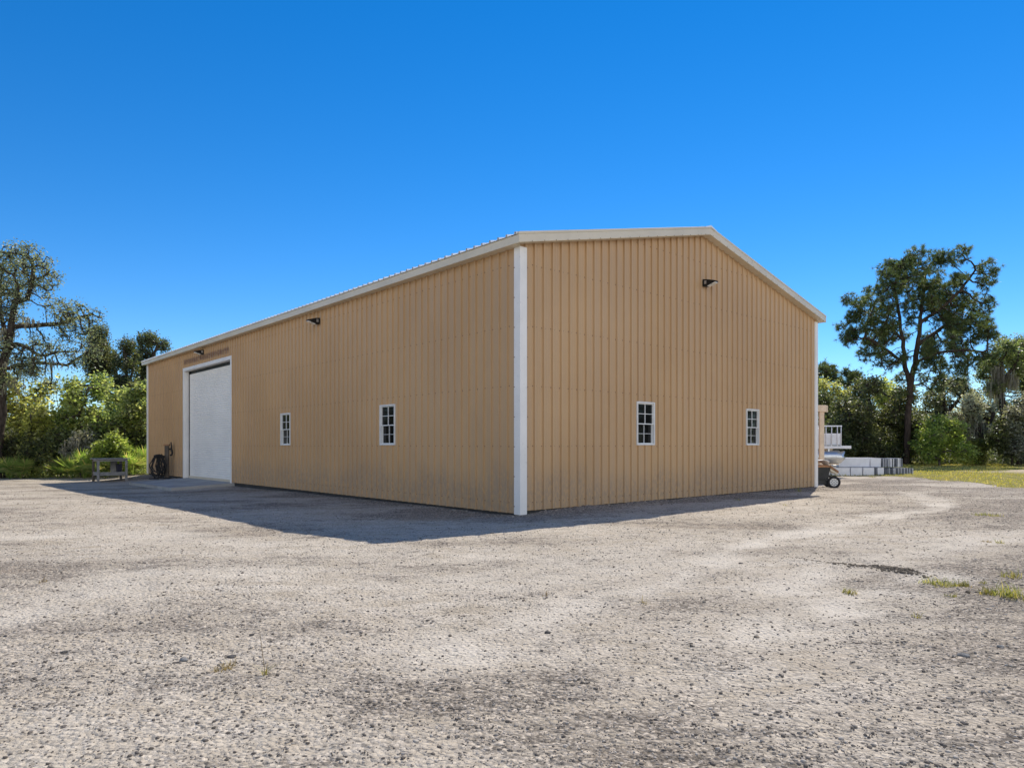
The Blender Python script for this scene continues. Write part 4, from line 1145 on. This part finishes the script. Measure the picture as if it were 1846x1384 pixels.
# ================================================================== THINGS RIGHT OF THE BARN
# wheeled cart at the corner
cX, cY = at(1485, 20.6), 20.6
ct = thing('garden_cart', 'dark grey wheeled cart with a brown wooden top at the right corner of the barn', 'cart', (cX, cY, gz(cX, cY)), R(-14))
mb = MB(); mb.add([(-.75, -.34, .24), (.06, -.34, .24), (.06, .34, .24), (-.75, .34, .24), (-.82, -.38, .60), (.10, -.38, .60), (.10, .38, .60), (-.82, .38, .60)],
       [(0, 3, 2, 1), (0, 1, 5, 4), (1, 2, 6, 5), (2, 3, 7, 6), (3, 0, 4, 7), (4, 5, 6, 7)])
mb.build('body', M_CHAR, ct, bevel=.01)
MB().box(-.80, .08, -.30, -.26, .10, .235).box(-.80, .08, .26, .30, .10, .235).box(-.7, .0, -.05, .05, .13, .20).build('chassis', M_CHAR, ct)
mb = MB(); mb.box(-.84, .11, -.40, .40, .6005, .665); mb.build('top_board', M_BROWN, ct, bevel=.006)
mb = MB(); mb.prism([(.115, .58), (.335, .44), (.335, .50), (.115, .665)], -.38, .38); mb.build('front_board', M_BROWN, ct, bevel=.006)
mb = MB(); mb.prism([(.115, .50), (.32, .40), (.32, .437), (.115, .577)], -.36, .36); mb.build('front_lining', M_CREAM, ct)
for y in (-.42, .42):
    mb = MB(); mb.tube([(.20 + .145 * math.cos(a), y, .175 + .145 * math.sin(a)) for a in np.linspace(0, 2 * PI, 25)[:-1]], .035, 8, closed=True)
    wh = mb.build('wheel', M_RUBBER, ct, smooth=True)
    mb = MB()
    mb.tube([(.20, y - .012, .175), (.20, y + .012, .175)], .112, 20)
    s = -1 if y < 0 else 1
    mb.build('rim', M_GREYFR, wh)
    mb = MB()
    for k in range(8):
        a = k * PI / 4; q = [(.20 + math.cos(a + da) * rr_, .175 + math.sin(a + da) * rr_) for da, rr_ in ((-.12, .045), (.12, .045), (.13, .092), (-.13, .092))]
        mb.prism(q, y + s * .0125, y + s * .0145)
    mb.build('rim_slots', M_CHAR, wh)
    MB().tube([(.20, y - .03, .175), (.20, y + .03, .175)], .03, 12).build('hub', M_STEEL, wh)
tp = MB()
g = 9; vs = []
for j in range(g):
    for i in range(g):
        u, v = i / (g - 1), j / (g - 1)
        vs.append((-.62 + u * .72, -.30 + v * .6, .672 + .17 * math.exp(-((u - .35) / .35) ** 2) + .05 * math.sin(u * 9 + v * 5) + .045 * math.cos(v * 8) * u))
tp.add(vs, [(j * g + i, j * g + i + 1, (j + 1) * g + i + 1, (j + 1) * g + i) for j in range(g - 1) for i in range(g - 1)])
to = tp.build('tarpaulin', M_TARP, loc=(cX, cY, gz(cX, cY) + .03), rot=(0, 0, R(-14)), smooth=True)
s = to.modifiers.new('thick', 'SOLIDIFY'); s.thickness = .012; s.offset = 1
tag(to, 'crumpled white tarpaulin lying on the wheeled cart', 'tarpaulin')

# timber frame (post and double beam)
fX, fY = at(1481, 23.4), 23.4
tf = thing('timber_frame', 'pale timber post and beam frame standing behind the right end of the barn', 'frame', (fX, fY, gz(fX, fY)), R(-2))
MB().box(-.075, .07, -.06, .06, -.3, 2.33).build('post', M_TIMBER, tf, bevel=.006)
MB().box(-3.6, -3.455, -.06, .06, -.3, 2.33).build('post', M_TIMBER, tf, bevel=.006)
MB().box(-3.9, .115, -.105, -.0605, 2.33, 2.55).build('beam', M_TIMBER, tf, bevel=.005)
MB().box(-3.9, .28, .16, .205, 2.33, 2.55).build('beam', M_TIMBER, tf, bevel=.005)
MB().box(-3.7, .06, -.060, .1595, 2.3305, 2.50).build('filler_beam', M_BROWN, tf)

# pontoon boat on its trailer
pX, pY = at(1518, 26), 27.05; kk = 26 / FPX
zz = lambda py: CAMH + (HY - py) * kk
pb_ = thing('pontoon_boat', 'white pontoon boat with a railed deck and aluminium pontoons behind the barn', 'boat', (pX, pY, 0), R(-3))
xr = lambda px: (px - 1518) * kk
dk_top = zz(803.5)
MB().box(xr(1486), xr(1505), -1.0, -.9, zz(811), zz(808.7)).build('side_step', M_TIMBER, pb_)
MB().box(-4.6, xr(1535), -1.15, 1.15, zz(808.5), dk_top).build('deck', M_PANELW, pb_, bevel=.01)
for y in (-.95, .55):
    r = .25; zc = zz(823)
    n = 20
    prof = [(-4.5, r)] + [(xr(1508), r), (xr(1517.5), r), (xr(1519), r * .86), (xr(1520.5), r * .52), (xr(1527), .03)]
    mb = MB(); mb.tube([(px_, y, zc + (r - rr_) * .85) for px_, rr_ in prof], [p[1] for p in prof], n)
    mb.build('pontoon', M_ALU, pb_, smooth=True)
mb = MB()
for x in np.arange(-4.3, xr(1520), .55): mb.box(x - .03, x + .03, -1.1, 1.1, zz(812) - .05, zz(808.5) - .001)
mb.build('cross_beam', M_ALU, pb_)
for y in (-1.10, 1.08):
    wall = MB(); wall.box(-4.4, xr(1517.5), y, y + .02, dk_top + .05, zz(781)).build('rail_panel', M_PANELW, pb_)
    mb = MB(); zt = zz(768)
    mb.tube([(-4.4, y - .02, zt), (xr(1519), y - .02, zt)], .022, 8)
    mb.tube([(-4.4, y - .02, dk_top + .045), (xr(1518), y - .02, dk_top + .045)], .018, 8)
    for px_ in (1491, 1501, 1511, 1517.5): mb.tube([(xr(px_), y - .022, dk_top), (xr(px_), y - .022, zt)], .017, 8)
    for x in np.arange(-4.3, xr(1485), .5): mb.tube([(x, y - .022, dk_top), (x, y - .022, zt)], .017, 8)
    mb.build('rail', M_ALU if False else M_PANELW, pb_, smooth=True)
MB().box(xr(1517.7) - .02, xr(1517.7), -1.0, 1.0, dk_top + .05, zz(781)).build('front_panel', M_PANELW, pb_)
mb = MB(); mb.box(xr(1487) - .5, xr(1487), -.7, -.2, dk_top, dk_top + .42); mb.box(xr(1487) - .5, xr(1487) - .36, -.7, -.2, dk_top + .42, dk_top + .78)
mb.build('seat', M_GREYFR, pb_, bevel=.05)
mb = MB(); mb.box(xr(1504) - .4, xr(1504), .1, .6, dk_top, dk_top + .40); mb.box(xr(1504) - .12, xr(1504), .1, .6, dk_top + .40, dk_top + .70)
mb.build('seat', M_GREYFR, pb_, bevel=.05)
tr = thing('boat_trailer', 'galvanised trailer under the pontoon boat with a tongue and jack at the front', 'trailer', (pX, pY, 0), R(-3))
zb_ = zz(835.5)
mb = MB()
for y in (-.45, .35): mb.box(-4.4, xr(1514), y, y + .1, zb_ - .13, zb_ - .05)
for x in (-4.0, -2.4, -.9): mb.box(x, x + .1, -1.0, 1.0, zb_ - .20, zb_ - .131)
mb.tube([(xr(1512), 0, zb_ - .1), (xr(1530), 0, zb_ - .12)], .045, 8)
mb.build('frame', M_STEEL, tr)
for y in (-.95, .55):
    MB().box(-4.2, xr(1516), y - .06, y + .06, zb_ - .05, zb_ - .003).build('bunk', M_TIMBER, tr)
for x in (-2.9, -2.1):
    for y in (-1.08, 1.08):
        gzz = gz(pX + x, pY + y)
        mb = MB(); mb.tube([(x + .2 * math.cos(a), y, gzz + .25 + .2 * math.sin(a)) for a in np.linspace(0, 2 * PI, 21)[:-1]], .065, 8, closed=True)
        wh = mb.build('wheel', M_RUBBER, tr, smooth=True)
        MB().tube([(x, y - .04, gzz + .25), (x, y + .04, gzz + .25)], .16, 16).build('rim', M_PANELW, wh)
mb = MB(); g0 = gz(pX + xr(1508), pY - .7)
mb.tube([(xr(1519), -.3, zb_ + .28), (xr(1508), -.45, g0 + .02)], .022, 8)
mb.tube([(xr(1512), -.3, zb_ - .1), (xr(1530), -.5, g0 + .06), (xr(1533), -.5, g0 + .02)], .014, 6)
mb.build('jack', M_STEEL, tr)
mb = MB(); mb.box(xr(1517) - .02, xr(1521), -.06, .06, zb_ - .05, zb_ + .12); mb.tube([(xr(1519), -.09, zb_ + .08), (xr(1519), .09, zb_ + .08)], .05, 10)
mb.build('winch', M_BLACK, tr)

# stacks of white panels
def slab(px0, px1, d, z0, z1, dy, label, name='white_panel', m=None, turn=0, group='white panels stacked on the ground', slats=None):
    kx = d / FPX; x0, x1 = (px0 - CX) * kx, (px1 - CX) * kx; xc = (x0 + x1) / 2; hwid = (x1 - x0) / 2
    t = thing(name, label, 'panel', (xc, d, z0), R(turn), group)
    if slats is None:
        mb = MB(); mb.box(-hwid + .006, hwid - .006, 0, dy, .0, z1 - z0 - .014); mb.build('board', m or M_PANELW, t, bevel=.008)
        MB().box(-hwid + .012, hwid - .012, .004, dy - .004, z1 - z0 - .0135, z1 - z0).build('top_skin', M_PANELM, t)
    else:
        n = len(slats); w = 2 * hwid / n
        for j, c in enumerate(slats):
            x = -hwid + (j + .5) * w; jy = random.uniform(-.03, .03); jz = random.uniform(-.02, .0)
            MB().box(x - w * .38, x + w * .38, jy, dy + jy, 0, z1 - z0 + jz).build('slat', {'w': M_PANELW, 'd': M_PANELD, 'm': M_PANELM}[c], t)
    return t
d0_ = 27.4; zq = lambda py, d: CAMH + (HY - py) * d / FPX
g_ = gz(at(1560, d0_), d0_)
zl, zm_, zu = g_ - .01, g_ + .33, g_ + .70
slab(1500, 1532.5, d0_, zl, zm_, 1.1, 'lower-tier white panel block next to the boat trailer')
slab(1533.5, 1555, d0_, zl, zm_, 1.1, 'second white panel block from the left in the lower tier')
slab(1556, 1576.5, d0_ - .03, zl, zm_, 1.1, 'third white panel block from the left in the lower tier')
slab(1577.5, 1581.5, d0_, zl, zm_, 1.0, 'dark end panels standing between white blocks of the lower tier', name='grey_panel', slats='dmd')
slab(1582, 1594, d0_ - .05, zl, zm_, 1.0, 'short white panel block right of the dark end panels in the lower tier')
slab(1595, 1647, d0_ + .05, zl, zm_ - .02, .9, 'long bundle of grey slats on edge at the right end of the lower tier', name='slat_bundle', slats='dddmddmmddmdmddmdmdmdm', turn=4)
slab(1512, 1568, d0_ + .15, zm_ + .012, zu, 1.0, 'long white panel block in the upper tier behind the trailer jack')
slab(1569, 1588.5, d0_ + .15, zm_ + .012, zu, 1.0, 'short white panel block in the middle of the upper tier')
slab(1589.5, 1627, d0_ + .18, zm_ + .012, zu - .01, .9, 'bundle of white and grey slats at the right end of the upper tier', name='slat_bundle', slats='dmdmdmdwwdwdddwwmd')

# ================================================================== LIGHT, SKY, CAMERA
SUN_EL, SUN_AZ = R(50), R(26.2)
sd = Vector((math.sin(SUN_AZ) * math.cos(SUN_EL), math.cos(SUN_AZ) * math.cos(SUN_EL), math.sin(SUN_EL)))
sl = bpy.data.lights.new('sun', 'SUN'); sl.energy = 4.7; sl.angle = R(.5); sl.color = (1, .935, .83)
so = bpy.data.objects.new('sun', sl); COL.objects.link(so); so.rotation_euler = (-sd).to_track_quat('-Z', 'Y').to_euler()
wd_ = bpy.data.worlds.new('World'); sc.world = wd_; wd_.use_nodes = True
nt = wd_.node_tree; bg = nt.nodes['Background']
sky = nt.nodes.new('ShaderNodeTexSky'); sky.sky_type = 'NISHITA'; sky.sun_disc = False
sky.sun_elevation = SUN_EL; sky.sun_rotation = SUN_AZ; sky.air_density = .80; sky.dust_density = 0; sky.ozone_density = 4.0; sky.altitude = 0
W = NT.__new__(NT); W.t = nt
hs = nt.nodes.new('ShaderNodeHueSaturation'); hs.inputs['Saturation'].default_value = 1.345; hs.inputs['Hue'].default_value = .502
nt.links.new(sky.outputs[0], hs.inputs['Color'])
# added unseen bright clouds behind the camera that fill the shaded walls with light
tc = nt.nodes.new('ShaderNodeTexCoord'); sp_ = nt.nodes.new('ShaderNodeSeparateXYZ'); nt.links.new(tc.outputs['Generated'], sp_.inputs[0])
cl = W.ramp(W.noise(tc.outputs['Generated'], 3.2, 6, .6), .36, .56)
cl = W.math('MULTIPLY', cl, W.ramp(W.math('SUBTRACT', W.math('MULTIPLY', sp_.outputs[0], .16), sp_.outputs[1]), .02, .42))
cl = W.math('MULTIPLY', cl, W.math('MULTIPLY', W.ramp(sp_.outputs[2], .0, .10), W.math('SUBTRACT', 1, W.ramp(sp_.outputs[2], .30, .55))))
FILL_CLOUD = 14.0
skc = W.mix(cl, hs.outputs[0], (FILL_CLOUD, FILL_CLOUD * .98, FILL_CLOUD * .95))
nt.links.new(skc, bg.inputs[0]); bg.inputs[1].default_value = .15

cam = bpy.data.cameras.new('camera'); co = bpy.data.objects.new('camera', cam); COL.objects.link(co)
co.location = (0, 0, CAMH); co.rotation_euler = (PI / 2, 0, 0)
cam.sensor_width = 36; cam.sensor_fit = 'HORIZONTAL'; cam.lens = 36 * FPX / 1846
cam.shift_y = (HY - 692) / 1846; cam.clip_start = .05; cam.clip_end = 5000
sc.camera = co
sc.view_settings.view_transform = 'Standard'; sc.view_settings.look = 'None'
sc.view_settings.exposure = .10; sc.view_settings.gamma = 1
sc.cycles.max_bounces = 8; sc.cycles.diffuse_bounces = 6; sc.cycles.transmission_bounces = 6; sc.cycles.transparent_max_bounces = 4
sc.cycles.use_denoising = True
